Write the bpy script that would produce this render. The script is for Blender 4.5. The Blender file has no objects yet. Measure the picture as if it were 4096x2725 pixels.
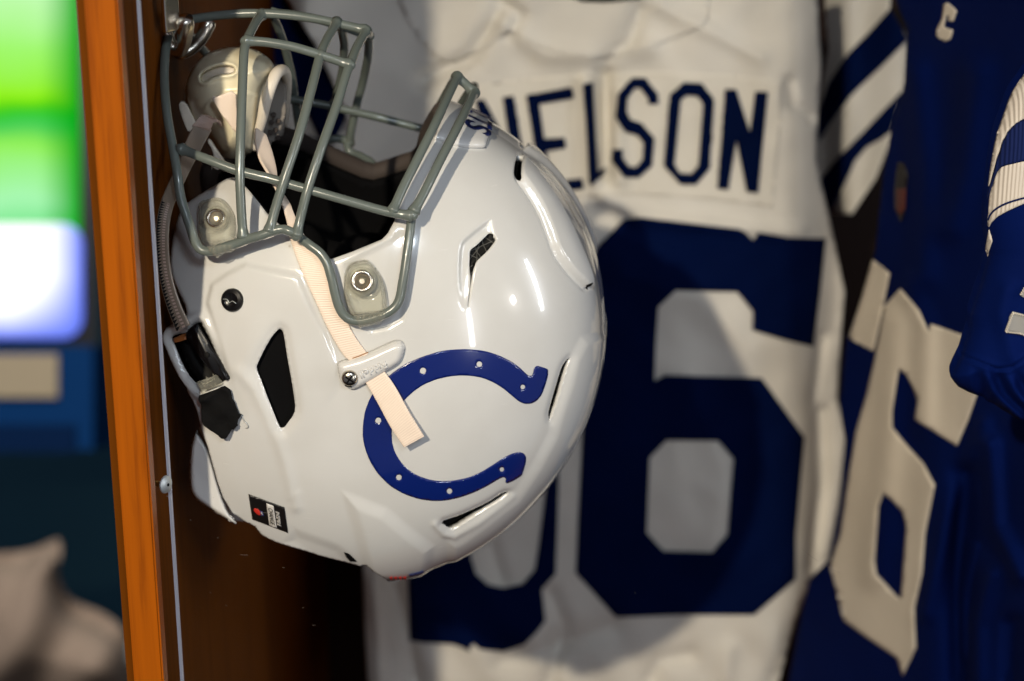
import bpy, bmesh, math, random
import numpy as np
from mathutils import Vector, Matrix
from mathutils.geometry import delaunay_2d_cdt

scene = bpy.context.scene
random.seed(4)
rng = np.random.default_rng(7)

# ------------------------------------------------------------------ camera
LENS = 70.0
F = LENS / 36.0 * 4096.0
PITCH = math.radians(20.0)
ca, sa = math.cos(PITCH), math.sin(PITCH)
cam_d = bpy.data.cameras.new("camera")
cam = bpy.data.objects.new("camera", cam_d)
scene.collection.objects.link(cam)
cam_d.lens = LENS
cam_d.sensor_width = 36.0
cam_d.clip_start = 0.02
cam_d.clip_end = 60.0
cam.location = (0, 0, 0)
cam.rotation_euler = (math.pi / 2 - PITCH, 0, 0)
cam_d.dof.use_dof = True
cam_d.dof.focus_distance = 1.215
cam_d.dof.aperture_fstop = 4.9
scene.camera = cam

# ------------------------------------------------------------------ world and view
world = bpy.data.worlds.new("World")
scene.world = world
world.use_nodes = True
bgn = world.node_tree.nodes["Background"]
bgn.inputs[0].default_value = (0.82, 0.84, 1.0, 1)
bgn.inputs[1].default_value = 0.15
scene.view_settings.view_transform = 'Standard'
scene.view_settings.look = 'None'
scene.view_settings.exposure = 0.0
scene.view_settings.gamma = 1.0
scene.cycles.use_denoising = True
scene.cycles.max_bounces = 8
scene.cycles.transparent_max_bounces = 16
scene.cycles.caustics_reflective = False
scene.cycles.caustics_refractive = False
scene.cycles.sample_clamp_indirect = 4.0


# ------------------------------------------------------------------ lamps
def spot(name, loc, target, power, radius, angle, col, blend=0.3):
    d = bpy.data.lights.new(name, 'SPOT')
    d.energy = power
    d.shadow_soft_size = radius
    d.spot_size = math.radians(angle)
    d.spot_blend = blend
    d.color = col
    o = bpy.data.objects.new(name, d)
    scene.collection.objects.link(o)
    o.location = loc
    o.rotation_euler = (Vector(target) - Vector(loc)).to_track_quat('-Z', 'Y').to_euler()
    return o


KEY = spot("ceiling_spot", (-0.525, -0.50, 0.57), (0.12, 1.5, -0.84), 168.0, 0.020, 52, (1.0, 0.87, 0.665), 1.0)
COOL = spot("ceiling_spot", (0.42, -0.75, 0.85), (0.08, 1.45, -0.62), 42.0, 0.16, 66, (0.78, 0.89, 1.0))
ROOM = spot("room_fill", (-1.0, 1.7, 1.2), (-0.9, 3.6, -1.1), 480.0, 0.25, 120, (1.0, 0.96, 0.9))  # added fill with no visible source, lifts the dark wall and cart behind


def rays(uv):
    uv = np.asarray(uv, float).reshape(-1, 2)
    u = (uv[:, 0] - 2048.0) / F
    v = (uv[:, 1] - 1362.5) / F
    return np.stack([u, ca - v * sa, -sa - v * ca], 1)


def P(u, v, y):
    """point of the vertical plane at distance y that the photograph shows at pixel (u, v)"""
    d = rays([(u, v)])[0]
    return d * (y / d[1])


def PY(uv, y):
    d = rays(uv)
    return d * (np.asarray(y) / d[:, 1])[:, None]


def px_of(p):
    p = np.asarray(p, float).reshape(-1, 3)
    dep = p[:, 1] * ca - p[:, 2] * sa
    up = p[:, 1] * sa + p[:, 2] * ca
    return np.stack([2048 + p[:, 0] / dep * F, 1362.5 - up / dep * F], 1)


# pixel positions were read off enlarged crops of the photograph: crop -> photograph pixels
def crop(x0, y0, k):
    return lambda *pts: [(x0 + k * a, y0 + k * b) for a, b in pts]


zA = crop(500, 0, .5102)
zB = crop(1200, 0, .5102)
zC = crop(600, 600, .5102)
zD = crop(1200, 600, .5102)
zE = crop(1700, 300, .638)
zF = crop(600, 1200, .5102)
zG = crop(1300, 1250, .6378)
zH = crop(600, 1600, .5741)
zN = crop(1700, 0, .6376)
zR = crop(2700, 0, .6377)
zS = crop(2200, 800, 1.2283)
zT = crop(3200, 800, 1.2274)
zU = crop(700, 1900, .7637)
zV = crop(3700, 900, .5103)
zW = crop(3500, 200, .5103)
zL = crop(0, 0, .893)
zM = crop(0, 1400, .845)
zO = crop(0, 0, 4096 / 2357)
zK = crop(1330, 1330, .1594)      # strap clip
zJ = crop(1320, 980, .2295)       # right hand mask clip
zI = crop(780, 780, .1658)        # left hand mask clip
zQ = crop(960, 1950, .1275)       # sticker


# ------------------------------------------------------------------ 2D helpers
def resample(pts, step, closed=True):
    pts = [np.asarray(p, float) for p in pts]
    out = []
    n = len(pts)
    for i in range(n if closed else n - 1):
        a, b = pts[i], pts[(i + 1) % n]
        L = np.linalg.norm(b - a)
        m = max(1, int(round(L / step)))
        for k in range(m):
            out.append(a + (b - a) * k / m)
    if not closed:
        out.append(pts[-1])
    return out


def chaikin(pts, n=2, closed=True, keep=.25):
    pts = [np.asarray(p, float) for p in pts]
    for _ in range(n):
        o = []
        m = len(pts)
        if not closed:
            o.append(pts[0])
        for i in range(m if closed else m - 1):
            a, b = pts[i], pts[(i + 1) % m]
            o += [a * (1 - keep) + b * keep, a * keep + b * (1 - keep)]
        if not closed:
            o.append(pts[-1])
        pts = o
    return pts


def inside(pts, poly):
    pts = np.asarray(pts, float)
    poly = np.asarray(poly, float)
    x, y = pts[:, 0], pts[:, 1]
    r = np.zeros(len(pts), bool)
    j = len(poly) - 1
    for i in range(len(poly)):
        xi, yi = poly[i]
        xj, yj = poly[j]
        if yi != yj:
            c = ((yi > y) != (yj > y)) & (x < (xj - xi) * (y - yi) / (yj - yi) + xi)
            r ^= c
        j = i
    return r


def dist_line(pts, line, closed=False):
    pts = np.asarray(pts, float)
    line = np.asarray(line, float)
    best = np.full(len(pts), 1e9)
    n = len(line)
    for i in range(n if closed else n - 1):
        a, b = line[i], line[(i + 1) % n]
        ab = b - a
        t = np.clip(((pts - a) @ ab) / max(ab @ ab, 1e-12), 0, 1)
        d = np.hypot(pts[:, 0] - a[0] - t * ab[0], pts[:, 1] - a[1] - t * ab[1])
        best = np.minimum(best, d)
    return best


def sdist(pts, poly):
    d = dist_line(pts, poly, True)
    return np.where(inside(pts, poly), d, -d)


def sstep(x):
    x = np.clip(x, 0, 1)
    return x * x * (3 - 2 * x)


def cdt(outer, holes, step, lines=()):
    """triangles that fill a 2D outline with holes, vertices on a grid of about the given step"""
    outer = resample(outer, step)
    holes = [resample(h, step) for h in holes]
    vs = list(outer)
    edges = []

    def ring(n0, n):
        return [(n0 + i, n0 + (i + 1) % n) for i in range(n)]
    edges += ring(0, len(outer))
    for h in holes:
        edges += ring(len(vs), len(h))
        vs += h
    o = np.array(outer)
    feats = []
    for L_ in lines:
        L_ = resample(L_, step * .9, False)
        ok = inside(L_, o) & (dist_line(L_, o, True) > step * .6)
        for h in holes:
            ok &= ~inside(L_, h) & (dist_line(L_, h, True) > step * .6)
        run = []
        for p_, k_ in zip(L_, ok):
            if k_:
                run.append(p_)
            elif run:
                feats.append(run)
                run = []
        if run:
            feats.append(run)
    feats = [f_ for f_ in feats if len(f_) > 2]
    for f_ in feats:
        edges += [(len(vs) + i, len(vs) + i + 1) for i in range(len(f_) - 1)]
        vs += f_
    lo, hi = o.min(0), o.max(0)
    gx = np.arange(lo[0], hi[0], step)
    gy = np.arange(lo[1], hi[1], step * .866)
    X, Y = np.meshgrid(gx, gy)
    X = X + (np.arange(len(gy)) % 2)[:, None] * step * .5
    g = np.stack([X.ravel(), Y.ravel()], 1)
    m = inside(g, o)
    g = g[m]
    m = dist_line(g, o, True) > step * .5
    for h in holes:
        m &= ~inside(g, h)
        m &= dist_line(g, h, True) > step * .5
    for f_ in feats:
        m &= dist_line(g, f_) > step * .5
    g = g[m]
    allv = [Vector((float(p[0]), float(p[1]))) for p in vs] + [Vector((float(a), float(b))) for a, b in g]
    r = delaunay_2d_cdt(allv, edges, [], 0, 1e-7)
    V = np.array([(v.x, v.y) for v in r[0]])
    T = np.array([list(f) for f in r[2] if len(f) == 3], int)
    c = V[T].mean(1)
    keep = inside(c, o)
    for h in holes:
        keep &= ~inside(c, h)
    T = T[keep]
    a = V[T]
    area = (a[:, 1, 0] - a[:, 0, 0]) * (a[:, 2, 1] - a[:, 0, 1]) - (a[:, 2, 0] - a[:, 0, 0]) * (a[:, 1, 1] - a[:, 0, 1])
    T[area < 0] = T[area < 0][:, ::-1]
    used = np.unique(T)
    mp = -np.ones(len(V), int)
    mp[used] = np.arange(len(used))
    return V[used], mp[T]


# ------------------------------------------------------------------ object helpers
def link(o):
    scene.collection.objects.link(o)
    return o


def empty(name, loc, label, cat, group=None):
    o = link(bpy.data.objects.new(name, None))
    o.location = loc
    o.empty_display_size = .02
    o["label"] = label
    o["category"] = cat
    if group:
        o["group"] = group
    return o


def mesh_obj(name, V, T, mat, parent=None, smooth=True, label=None):
    me = bpy.data.meshes.new(name)
    me.from_pydata([tuple(map(float, v)) for v in V], [], [tuple(int(i) for i in t) for t in T])
    me.update()
    if smooth:
        me.polygons.foreach_set("use_smooth", [True] * len(me.polygons))
    o = link(bpy.data.objects.new(name, me))
    if mat:
        me.materials.append(mat)
    if parent is not None:
        set_parent(o, parent)
    if label:
        o["label"] = label
    return o


def world_loc(o):
    p = Vector(o.location)
    while o.parent is not None:
        o = o.parent
        p = p + Vector(o.location)
    return p


def set_parent(o, parent):
    """parents without moving: every empty here is only translated"""
    o.parent = parent
    o.location = Vector(o.location) - world_loc(parent)


def bm_obj(name, bm, mat, parent=None, smooth=True, label=None):
    me = bpy.data.meshes.new(name)
    bm.to_mesh(me)
    bm.free()
    if smooth:
        me.polygons.foreach_set("use_smooth", [True] * len(me.polygons))
    o = link(bpy.data.objects.new(name, me))
    me.materials.append(mat)
    if parent is not None:
        set_parent(o, parent)
    if label:
        o["label"] = label
    return o


def solid(o, th, offset=-1.0):
    m = o.modifiers.new("thickness", 'SOLIDIFY')
    m.thickness = th
    m.offset = offset
    m.use_even_offset = False
    return o


def bevel(o, w, seg=2, ang=35):
    m = o.modifiers.new("bevel", 'BEVEL')
    m.width = w
    m.segments = seg
    m.limit_method = 'ANGLE'
    m.angle_limit = math.radians(ang)
    return o


def sharp(o, ang=40):
    me = o.data
    me.set_sharp_from_angle(angle=math.radians(ang))
    return o


def box(name, lo, hi, mat, parent=None, bev=0.0, label=None):
    bm = bmesh.new()
    bmesh.ops.create_cube(bm, size=1)
    for v in bm.verts:
        v.co = Vector([lo[i] + (v.co[i] + .5) * (hi[i] - lo[i]) for i in range(3)])
    if bev:
        bmesh.ops.bevel(bm, geom=list(bm.edges), offset=bev, segments=2, affect='EDGES')
    return bm_obj(name, bm, mat, parent, smooth=False, label=label)


def catmull(pts, per=8):
    pts = [np.asarray(p, float) for p in pts]
    if len(pts) < 3:
        return [pts[0] + (pts[-1] - pts[0]) * t for t in np.linspace(0, 1, per + 1)]
    ext = [2 * pts[0] - pts[1]] + pts + [2 * pts[-1] - pts[-2]]
    out = []
    for i in range(1, len(ext) - 2):
        p0, p1, p2, p3 = ext[i - 1:i + 3]
        # centripetal parametrisation keeps uneven points from overshooting
        t0 = 0
        t1 = t0 + max(np.linalg.norm(p1 - p0), 1e-9) ** .5
        t2 = t1 + max(np.linalg.norm(p2 - p1), 1e-9) ** .5
        t3 = t2 + max(np.linalg.norm(p3 - p2), 1e-9) ** .5
        for t in np.linspace(t1, t2, per, endpoint=False):
            A1 = (t1 - t) / (t1 - t0) * p0 + (t - t0) / (t1 - t0) * p1
            A2 = (t2 - t) / (t2 - t1) * p1 + (t - t1) / (t2 - t1) * p2
            A3 = (t3 - t) / (t3 - t2) * p2 + (t - t2) / (t3 - t2) * p3
            B1 = (t2 - t) / (t2 - t0) * A1 + (t - t0) / (t2 - t0) * A2
            B2 = (t3 - t) / (t3 - t1) * A2 + (t - t1) / (t3 - t1) * A3
            out.append((t2 - t) / (t2 - t1) * B1 + (t - t1) / (t2 - t1) * B2)
    out.append(pts[-1])
    return out


def tube_geo(path, rad, seg=12, cap=True):
    """rings along a path of 3D points; rad is a number or one per point"""
    path = np.array(path, float)
    n = len(path)
    rad = np.full(n, rad) if np.isscalar(rad) else np.asarray(rad, float)
    tan = np.gradient(path, axis=0)
    tan /= np.linalg.norm(tan, axis=1)[:, None] + 1e-12
    up = np.array([0, 1, 0.]) if abs(tan[0][1]) < .9 else np.array([1., 0, 0])
    V, T = [], []
    nrm = up - tan[0] * (up @ tan[0])
    nrm /= np.linalg.norm(nrm)
    for i in range(n):
        nrm = nrm - tan[i] * (nrm @ tan[i])
        nrm /= np.linalg.norm(nrm)
        bi = np.cross(tan[i], nrm)
        for k in range(seg):
            a = 2 * math.pi * k / seg
            V.append(path[i] + rad[i] * (math.cos(a) * nrm + math.sin(a) * bi))
    for i in range(n - 1):
        for k in range(seg):
            k2 = (k + 1) % seg
            T.append((i * seg + k, i * seg + k2, (i + 1) * seg + k2, (i + 1) * seg + k))
    if cap:
        V.append(path[0] - tan[0] * rad[0] * .4)
        V.append(path[-1] + tan[-1] * rad[-1] * .4)
        a, b = len(V) - 2, len(V) - 1
        for k in range(seg):
            k2 = (k + 1) % seg
            T.append((a, k2, k))
            T.append((b, (n - 1) * seg + k, (n - 1) * seg + k2))
    return V, T


def basis(n):
    n = np.asarray(n, float)
    n = n / np.linalg.norm(n)
    a = np.array([0, 0, 1.]) if abs(n[2]) < .9 else np.array([1., 0, 0])
    x = np.cross(a, n)
    x /= np.linalg.norm(x)
    return x, np.cross(n, x), n


def lathe(name, prof, c, axis, mat, parent=None, seg=40, label=None, ang=35, cap=True):
    """prof: (radius, height along axis) pairs"""
    x, y, n = basis(axis)
    V, T = [], []
    for r, h in prof:
        for k in range(seg):
            a = 2 * math.pi * k / seg
            V.append(np.asarray(c) + n * h + (x * math.cos(a) + y * math.sin(a)) * max(r, 1e-5))
    for i in range(len(prof) - 1):
        for k in range(seg):
            k2 = (k + 1) % seg
            T.append((i * seg + k, i * seg + k2, (i + 1) * seg + k2, (i + 1) * seg + k))
    if cap:
        T.append(tuple(range((len(prof) - 1) * seg, len(prof) * seg)))
    return sharp(mesh_obj(name, V, T, mat, parent, True, label), ang)


def patch(name, outer, holes, step, fn, mat, parent=None, th=0.0, label=None):
    """a sheet traced in photograph pixels; fn maps pixels to points in space"""
    V2, T = cdt(outer, holes, step)
    V = fn(V2)
    o = mesh_obj(name, V, T[:, ::-1], mat, parent, True, label)
    if th:
        solid(o, th)
    return o


def ribbon(name, L, R, mat, parent, th=.0016, per=6, label=None, bev=True):
    """a strap between two edges given as 3D points; UV.x runs across, UV.y along in metres"""
    L = catmull(L, per)
    R = catmull(R, per)
    n, m = len(L), 7
    V, T = [], []
    uv = []
    s = 0
    for i in range(n):
        if i:
            s += np.linalg.norm((L[i] + R[i] - L[i - 1] - R[i - 1]) / 2)
        for k in range(m):
            t = k / (m - 1)
            V.append(L[i] * (1 - t) + R[i] * t)
            uv.append((t, s))
    for i in range(n - 1):
        for k in range(m - 1):
            T.append((i * m + k, (i + 1) * m + k, (i + 1) * m + k + 1, i * m + k + 1))
    a, b, c = V[T[0][0]], V[T[0][1]], V[T[0][2]]
    if np.cross(b - a, c - b)[1] > 0:
        T = [t[::-1] for t in T]
    o = mesh_obj(name, V, T, mat, parent, True, label)
    ul = o.data.uv_layers.new(name="UVMap")
    for lp in o.data.loops:
        ul.data[lp.index].uv = uv[lp.vertex_index]
    solid(o, th, 0)
    if bev:
        bevel(o, th * .3, 2, 50)
    return o


# ------------------------------------------------------------------ materials
def mat(name, col, rough=.5, metal=0, coat=0, spec=.5, **kw):
    m = bpy.data.materials.new(name)
    m.use_nodes = True
    b = m.node_tree.nodes["Principled BSDF"]
    b.inputs["Base Color"].default_value = (*col, 1)
    b.inputs["Roughness"].default_value = rough
    b.inputs["Metallic"].default_value = metal
    b.inputs["Coat Weight"].default_value = coat
    b.inputs["Coat Roughness"].default_value = .03
    b.inputs["Specular IOR Level"].default_value = spec
    for k, v in kw.items():
        b.inputs[k.replace("_", " ")].default_value = v
    return m


def N(m, t, **kw):
    n = m.node_tree.nodes.new(t)
    for k, v in kw.items():
        if hasattr(n, k) and not k[0].isupper():
            setattr(n, k, v)
        else:
            n.inputs[k.replace("_", " ")].default_value = v
    return n


def LK(m, a, b):
    m.node_tree.links.new(a, b)


def bsdf(m):
    return m.node_tree.nodes["Principled BSDF"]


def ramp(m, src, stops):
    r = N(m, 'ShaderNodeValToRGB')
    LK(m, src, r.inputs[0])
    el = r.color_ramp.elements
    while len(el) < len(stops):
        el.new(.5)
    for e, (p, c) in zip(el, stops):
        e.position = p
        e.color = (*c, 1) if len(c) == 3 else c
    return r.outputs[0]


def coords(m, scale=(1, 1, 1), kind="Object"):
    tc = N(m, 'ShaderNodeTexCoord')
    mp = N(m, 'ShaderNodeMapping')
    mp.inputs["Scale"].default_value = scale
    LK(m, tc.outputs[kind], mp.inputs[0])
    return mp.outputs[0]


def add_bump(m, src, strength, dist):
    b = N(m, 'ShaderNodeBump')
    b.inputs["Strength"].default_value = strength
    b.inputs["Distance"].default_value = dist
    LK(m, src, b.inputs["Height"])
    old = bsdf(m).inputs["Normal"]
    if old.is_linked:
        LK(m, old.links[0].from_socket, b.inputs["Normal"])
    LK(m, b.outputs[0], old)


def noise(m, co, scale, detail=3, rough=.5):
    n = N(m, 'ShaderNodeTexNoise', Scale=scale, Detail=detail, Roughness=rough)
    LK(m, co, n.inputs["Vector"])
    return n.outputs["Fac"]


def m_shell():
    m = mat("white_shell_paint", (.62, .62, .605), .22, coat=1.0)
    co = coords(m)
    LK(m, ramp(m, noise(m, co, 22, 4), [(.3, (.595, .592, .575)), (.6, (.63, .63, .615))]), bsdf(m).inputs["Base Color"])
    # fine rub marks: stretched, thresholded noise, a little rougher than the paint
    co2 = coords(m, (14, 14, 190))
    n2 = noise(m, co2, 3, 5, .7)
    r = ramp(m, n2, [(.60, (.20, .20, .20)), (.74, (.34, .34, .34))])
    LK(m, r, bsdf(m).inputs["Roughness"])
    vo = N(m, 'ShaderNodeTexVoronoi', Scale=38.0)
    vo.feature = 'DISTANCE_TO_EDGE'
    LK(m, coords(m, (1, 1, .12)), vo.inputs["Vector"])
    add_bump(m, noise(m, co, 26, 2), .03, .0016)
    # specks of grime and a few scratches
    sp = N(m, 'ShaderNodeTexVoronoi', Scale=75.0)
    LK(m, co, sp.inputs["Vector"])
    keep = ramp(m, sp.outputs["Color"], [(.86, (0, 0, 0)), (.88, (1, 1, 1))])
    dotm = ramp(m, sp.outputs["Distance"], [(.035, (1, 1, 1)), (.085, (0, 0, 0))])
    sc = noise(m, coords(m, (9, 9, 260)), 2.2, 6, .75)
    scm = ramp(m, sc, [(.735, (0, 0, 0)), (.80, (.55, .55, .55))])
    mm = N(m, 'ShaderNodeMath', operation='MULTIPLY')
    LK(m, keep, mm.inputs[0])
    LK(m, dotm, mm.inputs[1])
    mxm = N(m, 'ShaderNodeMath', operation='MAXIMUM')
    LK(m, mm.outputs[0], mxm.inputs[0])
    LK(m, scm, mxm.inputs[1])
    fin = N(m, 'ShaderNodeMath', operation='MULTIPLY')
    LK(m, mxm.outputs[0], fin.inputs[0])
    fin.inputs[1].default_value = .55
    mixc = N(m, 'ShaderNodeMixRGB')
    LK(m, fin.outputs[0], mixc.inputs[0])
    LK(m, bsdf(m).inputs["Base Color"].links[0].from_socket, mixc.inputs[1])
    mixc.inputs[2].default_value = (.30, .26, .21, 1)
    LK(m, mixc.outputs[0], bsdf(m).inputs["Base Color"])
    return m


M = {}
M['shell'] = m_shell()
M['shell_part'] = mat("white_trim_plastic", (.64, .635, .62), .25, coat=.6)
M['liner'] = mat("black_liner_foam", (.003, .003, .0035), .9, spec=.1)
M['pad'] = mat("black_pad_vinyl", (.004, .004, .0045), .9, spec=.15)
M['lip'] = mat("dim_jaw_pad", (.050, .038, .033), .8)
M['cage'] = mat("grey_green_vinyl_coating", (.120, .142, .130), .26, coat=.35)
add_bump(M['cage'], noise(M['cage'], coords(M['cage']), 180, 2), .06, .0006)
M['metal'] = mat("nickel_plate", (.80, .74, .64), .27, metal=1)
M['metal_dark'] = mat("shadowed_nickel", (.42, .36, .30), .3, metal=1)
M['screw'] = mat("worn_nickel_screw", (.50, .46, .38), .22, metal=1)
M['zinc'] = mat("dull_zinc", (.55, .58, .58), .45, metal=.7)
M['brass'] = mat("brass_thread", (.62, .42, .14), .3, metal=1)
M['black'] = mat("black_gloss_plastic", (.005, .005, .006), .25, spec=.3)
M['blackmatt'] = mat("black_matt_plastic", (.004, .004, .004), .7, spec=.2)
M['mesh'] = mat("black_vent_mesh", (.006, .006, .006), .6, spec=.2)
M['meshline'] = mat("grey_vent_rib", (.07, .07, .065), .5)
M['hole'] = mat("vent_black", (.003, .003, .0035), .8, spec=.08)
M['decal'] = mat("royal_blue_vinyl", (.0035, .014, .135), .2, coat=.6)
M['navytext'] = mat("navy_print", (.006, .012, .07), .35)
M['stk_black'] = mat("sticker_black", (.006, .005, .005), .4)
M['stk_white'] = mat("sticker_white", (.62, .60, .57), .45)
M['stk_red'] = mat("sticker_red", (.55, .03, .02), .45)
M['stk_blue'] = mat("sticker_blue", (.02, .03, .12), .45)
M['rust'] = mat("amber_stain", (.32, .12, .015), .6)
M['cup'] = mat("ivory_hard_cup", (.84, .77, .56), .3, coat=.2)
M['cuprim'] = mat("ivory_soft_rim", (.74, .67, .57), .5)
M['copper'] = mat("copper_tab", (.40, .14, .04), .4)


def m_strap(name, col):
    m = mat(name, col, .42, spec=.45)
    co = coords(m, kind="UV")
    w = N(m, 'ShaderNodeTexWave')
    w.bands_direction = 'Y'
    w.inputs["Scale"].default_value = 210
    w.inputs["Distortion"].default_value = .4
    LK(m, co, w.inputs["Vector"])
    add_bump(m, w.outputs["Fac"], .26, .0006)
    n = noise(m, coords(m), 60, 3)
    LK(m, ramp(m, n, [(.3, tuple(c * .93 for c in col)), (.7, col)]), bsdf(m).inputs["Base Color"])
    return m


M['strap'] = m_strap("peach_webbing", (.83, .69, .57))
M['strap_old'] = m_strap("mauve_webbing", (.42, .30, .25))


def m_clear(name, tint, amount, rough=.08):
    m = mat(name, tint, rough, spec=.8)
    tr = N(m, 'ShaderNodeBsdfTransparent')
    tr.inputs[0].default_value = (*[min(1, .58 + c * .6) for c in tint], 1)
    mx = N(m, 'ShaderNodeMixShader')
    lw = N(m, 'ShaderNodeLayerWeight')
    lw.inputs[0].default_value = .5
    mr = N(m, 'ShaderNodeMapRange')
    mr.inputs[3].default_value = amount
    mr.inputs[4].default_value = 1.0
    LK(m, lw.outputs["Facing"], mr.inputs[0])
    out = m.node_tree.nodes["Material Output"]
    LK(m, mr.outputs[0], mx.inputs[0])
    LK(m, tr.outputs[0], mx.inputs[1])
    LK(m, bsdf(m).outputs[0], mx.inputs[2])
    LK(m, mx.outputs[0], out.inputs[0])
    return m


M['clear'] = m_clear("clear_clip_plastic", (.74, .73, .64), .14)
bsdf(M['clear']).inputs["Transmission Weight"].default_value = .55
bsdf(M['clear']).inputs["Roughness"].default_value = .07
bsdf(M['clear']).inputs["IOR"].default_value = 1.35
M['tubing'] = m_clear("clear_ribbed_vinyl", (.34, .27, .21), .62, .2)

m = bpy.data.materials.new("clear_acrylic")
m.use_nodes = True
m.node_tree.nodes.remove(bsdf(m))
tr = N(m, 'ShaderNodeBsdfTransparent')
tr.inputs[0].default_value = (.985, .985, .985, 1)
LK(m, tr.outputs[0], m.node_tree.nodes["Material Output"].inputs[0])
M['acrylic'] = m
M['dust'] = mat("dust_speck", (.20, .17, .15), .7)
M['acrylic_edge'] = mat("frosted_acrylic_edge", (.62, .62, .70), .35)


def m_wood(name, c1, c2, rough=.35, scale=1.0):
    m = mat(name, c1, rough, spec=.2)
    co = coords(m, (95 * scale, 95 * scale, 3.2 * scale))
    n = noise(m, co, 1.6, 5, .62)
    co2 = coords(m, (420 * scale, 420 * scale, 16 * scale))
    n2 = noise(m, co2, 1.0, 3, .6)
    mx = N(m, 'ShaderNodeMath', operation='ADD')
    ml = N(m, 'ShaderNodeMath', operation='MULTIPLY')
    ml.inputs[1].default_value = .35
    LK(m, n2, ml.inputs[0])
    LK(m, n, mx.inputs[0])
    LK(m, ml.outputs[0], mx.inputs[1])
    LK(m, ramp(m, mx.outputs[0], [(.48, c2), (.66, c1), (.85, tuple(c * 1.12 for c in c1))]), bsdf(m).inputs["Base Color"])
    add_bump(m, mx.outputs[0], .12, .0006)
    return m


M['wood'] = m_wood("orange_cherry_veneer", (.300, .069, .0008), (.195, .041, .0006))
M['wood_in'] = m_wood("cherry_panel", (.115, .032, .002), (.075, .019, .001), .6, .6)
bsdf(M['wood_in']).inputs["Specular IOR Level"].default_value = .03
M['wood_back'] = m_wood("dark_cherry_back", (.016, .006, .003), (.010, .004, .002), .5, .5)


def m_cloth(name, col, weave=900, bump=.25, rough=.8, var=.12, spec=.12):
    m = mat(name, col, rough, spec=spec)
    co = coords(m)
    n = noise(m, co, 14, 4)
    LK(m, ramp(m, n, [(.3, tuple(c * (1 - var) for c in col)), (.7, col)]), bsdf(m).inputs["Base Color"])
    w = N(m, 'ShaderNodeTexWave')
    w.bands_direction = 'DIAGONAL'
    w.inputs["Scale"].default_value = weave
    LK(m, co, w.inputs["Vector"])
    add_bump(m, w.outputs["Fac"], bump, .0004)
    return m


M['white_cloth'] = m_cloth("cream_jersey_cloth", (.80, .765, .695))
M['plate_cloth'] = m_cloth("cream_nameplate_cloth", (.82, .78, .695))
M['navy_twill'] = m_cloth("navy_twill", (.0008, .0062, .046), 700, .2, .8, .2, .03)
M['navy_letter'] = m_cloth("dark_navy_twill", (.0008, .0055, .036), 700, .2, .8, .2, .03)
M['blue_cloth'] = m_cloth("blue_jersey_cloth", (.0008, .0078, .080), 800, .3, .8, .2, .05)
M['white_twill'] = m_cloth("ivory_twill", (.80, .73, .62), 700, .25)
M['grey_twill'] = m_cloth("grey_number_twill", (.34, .33, .31), 900, .4)


def m_rib(name, col):
    m = mat(name, col, .8, spec=.25)
    w = N(m, 'ShaderNodeTexWave')
    w.bands_direction = 'X'
    w.inputs["Scale"].default_value = 165
    LK(m, coords(m), w.inputs["Vector"])
    add_bump(m, w.outputs["Fac"], .5, .0012)
    return m


M['rib_white'] = m_rib("ivory_rib_knit", (.72, .65, .57))
M['rib_blue'] = m_rib("blue_rib_knit", (.003, .012, .085))
M['thread'] = mat("ivory_thread", (.70, .63, .53), .6)
M['badge_dark'] = mat("badge_dark", (.012, .009, .008), .6)
M['badge_red'] = mat("badge_rust", (.10, .022, .016), .6)

# ------------------------------------------------------------------ helmet dome
YM, HW, PP = 1.255, .115, 2.3
YAW = .066        # the far side of the helmet lies a little to the right of the near side
DCX, DCZ, DA, DB, DPH = -.10469133, -.45888647, .16030864, .1728356, -.72422764
cP, sP = math.cos(DPH), math.sin(DPH)


def norm3(p):
    q0 = p[..., 0] - DCX
    q2 = p[..., 2] - DCZ
    return (cP * q0 + sP * q2) / DA, (p[..., 1] - YM) / HW, (-sP * q0 + cP * q2) / DB


def fval(p):
    X, Y, Z = norm3(p)
    return ((X * X + Z * Z) ** (PP / 2) + np.abs(Y) ** PP) ** (1 / PP) - 1


def hit(uv):
    """near side of the dome under each pixel (closest point of the ray where it misses)"""
    d = rays(uv)
    out = np.empty_like(d)
    t = np.linspace(1.0, 1.55, 140)
    for s in range(0, len(d), 4000):
        dd = d[s:s + 4000]
        p = dd[:, None, :] * t[None, :, None]
        f = fval(p)
        k = f.argmin(1)
        neg = f <= 0
        first = np.where(neg.any(1), neg.argmax(1), k)
        hi = t[first]
        lo = t[np.maximum(first - 1, 0)]
        has = neg.any(1)
        for _ in range(34):
            mid = (lo + hi) / 2
            fm = fval(dd * mid[:, None])
            hi = np.where(fm <= 0, mid, hi)
            lo = np.where(fm <= 0, lo, mid)
        tt = np.where(has, hi, t[k])
        # a grazing ray between two samples: look closer
        miss = np.where(~has)[0]
        for i in miss:
            ts = np.linspace(t[max(k[i] - 1, 0)], t[min(k[i] + 1, len(t) - 1)], 200)
            tt[i] = ts[fval(dd[i] * ts[:, None]).argmin()]
        out[s:s + 4000] = dd * tt[:, None]
    return out


def to_disk(p):
    X, Y, Z = norm3(p)
    rho = np.sqrt(X * X + Z * Z)
    psi = np.arctan2(rho, -Y)
    return np.stack([X, Z], -1) / np.maximum(rho, 1e-9)[..., None] * psi[..., None]


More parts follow.
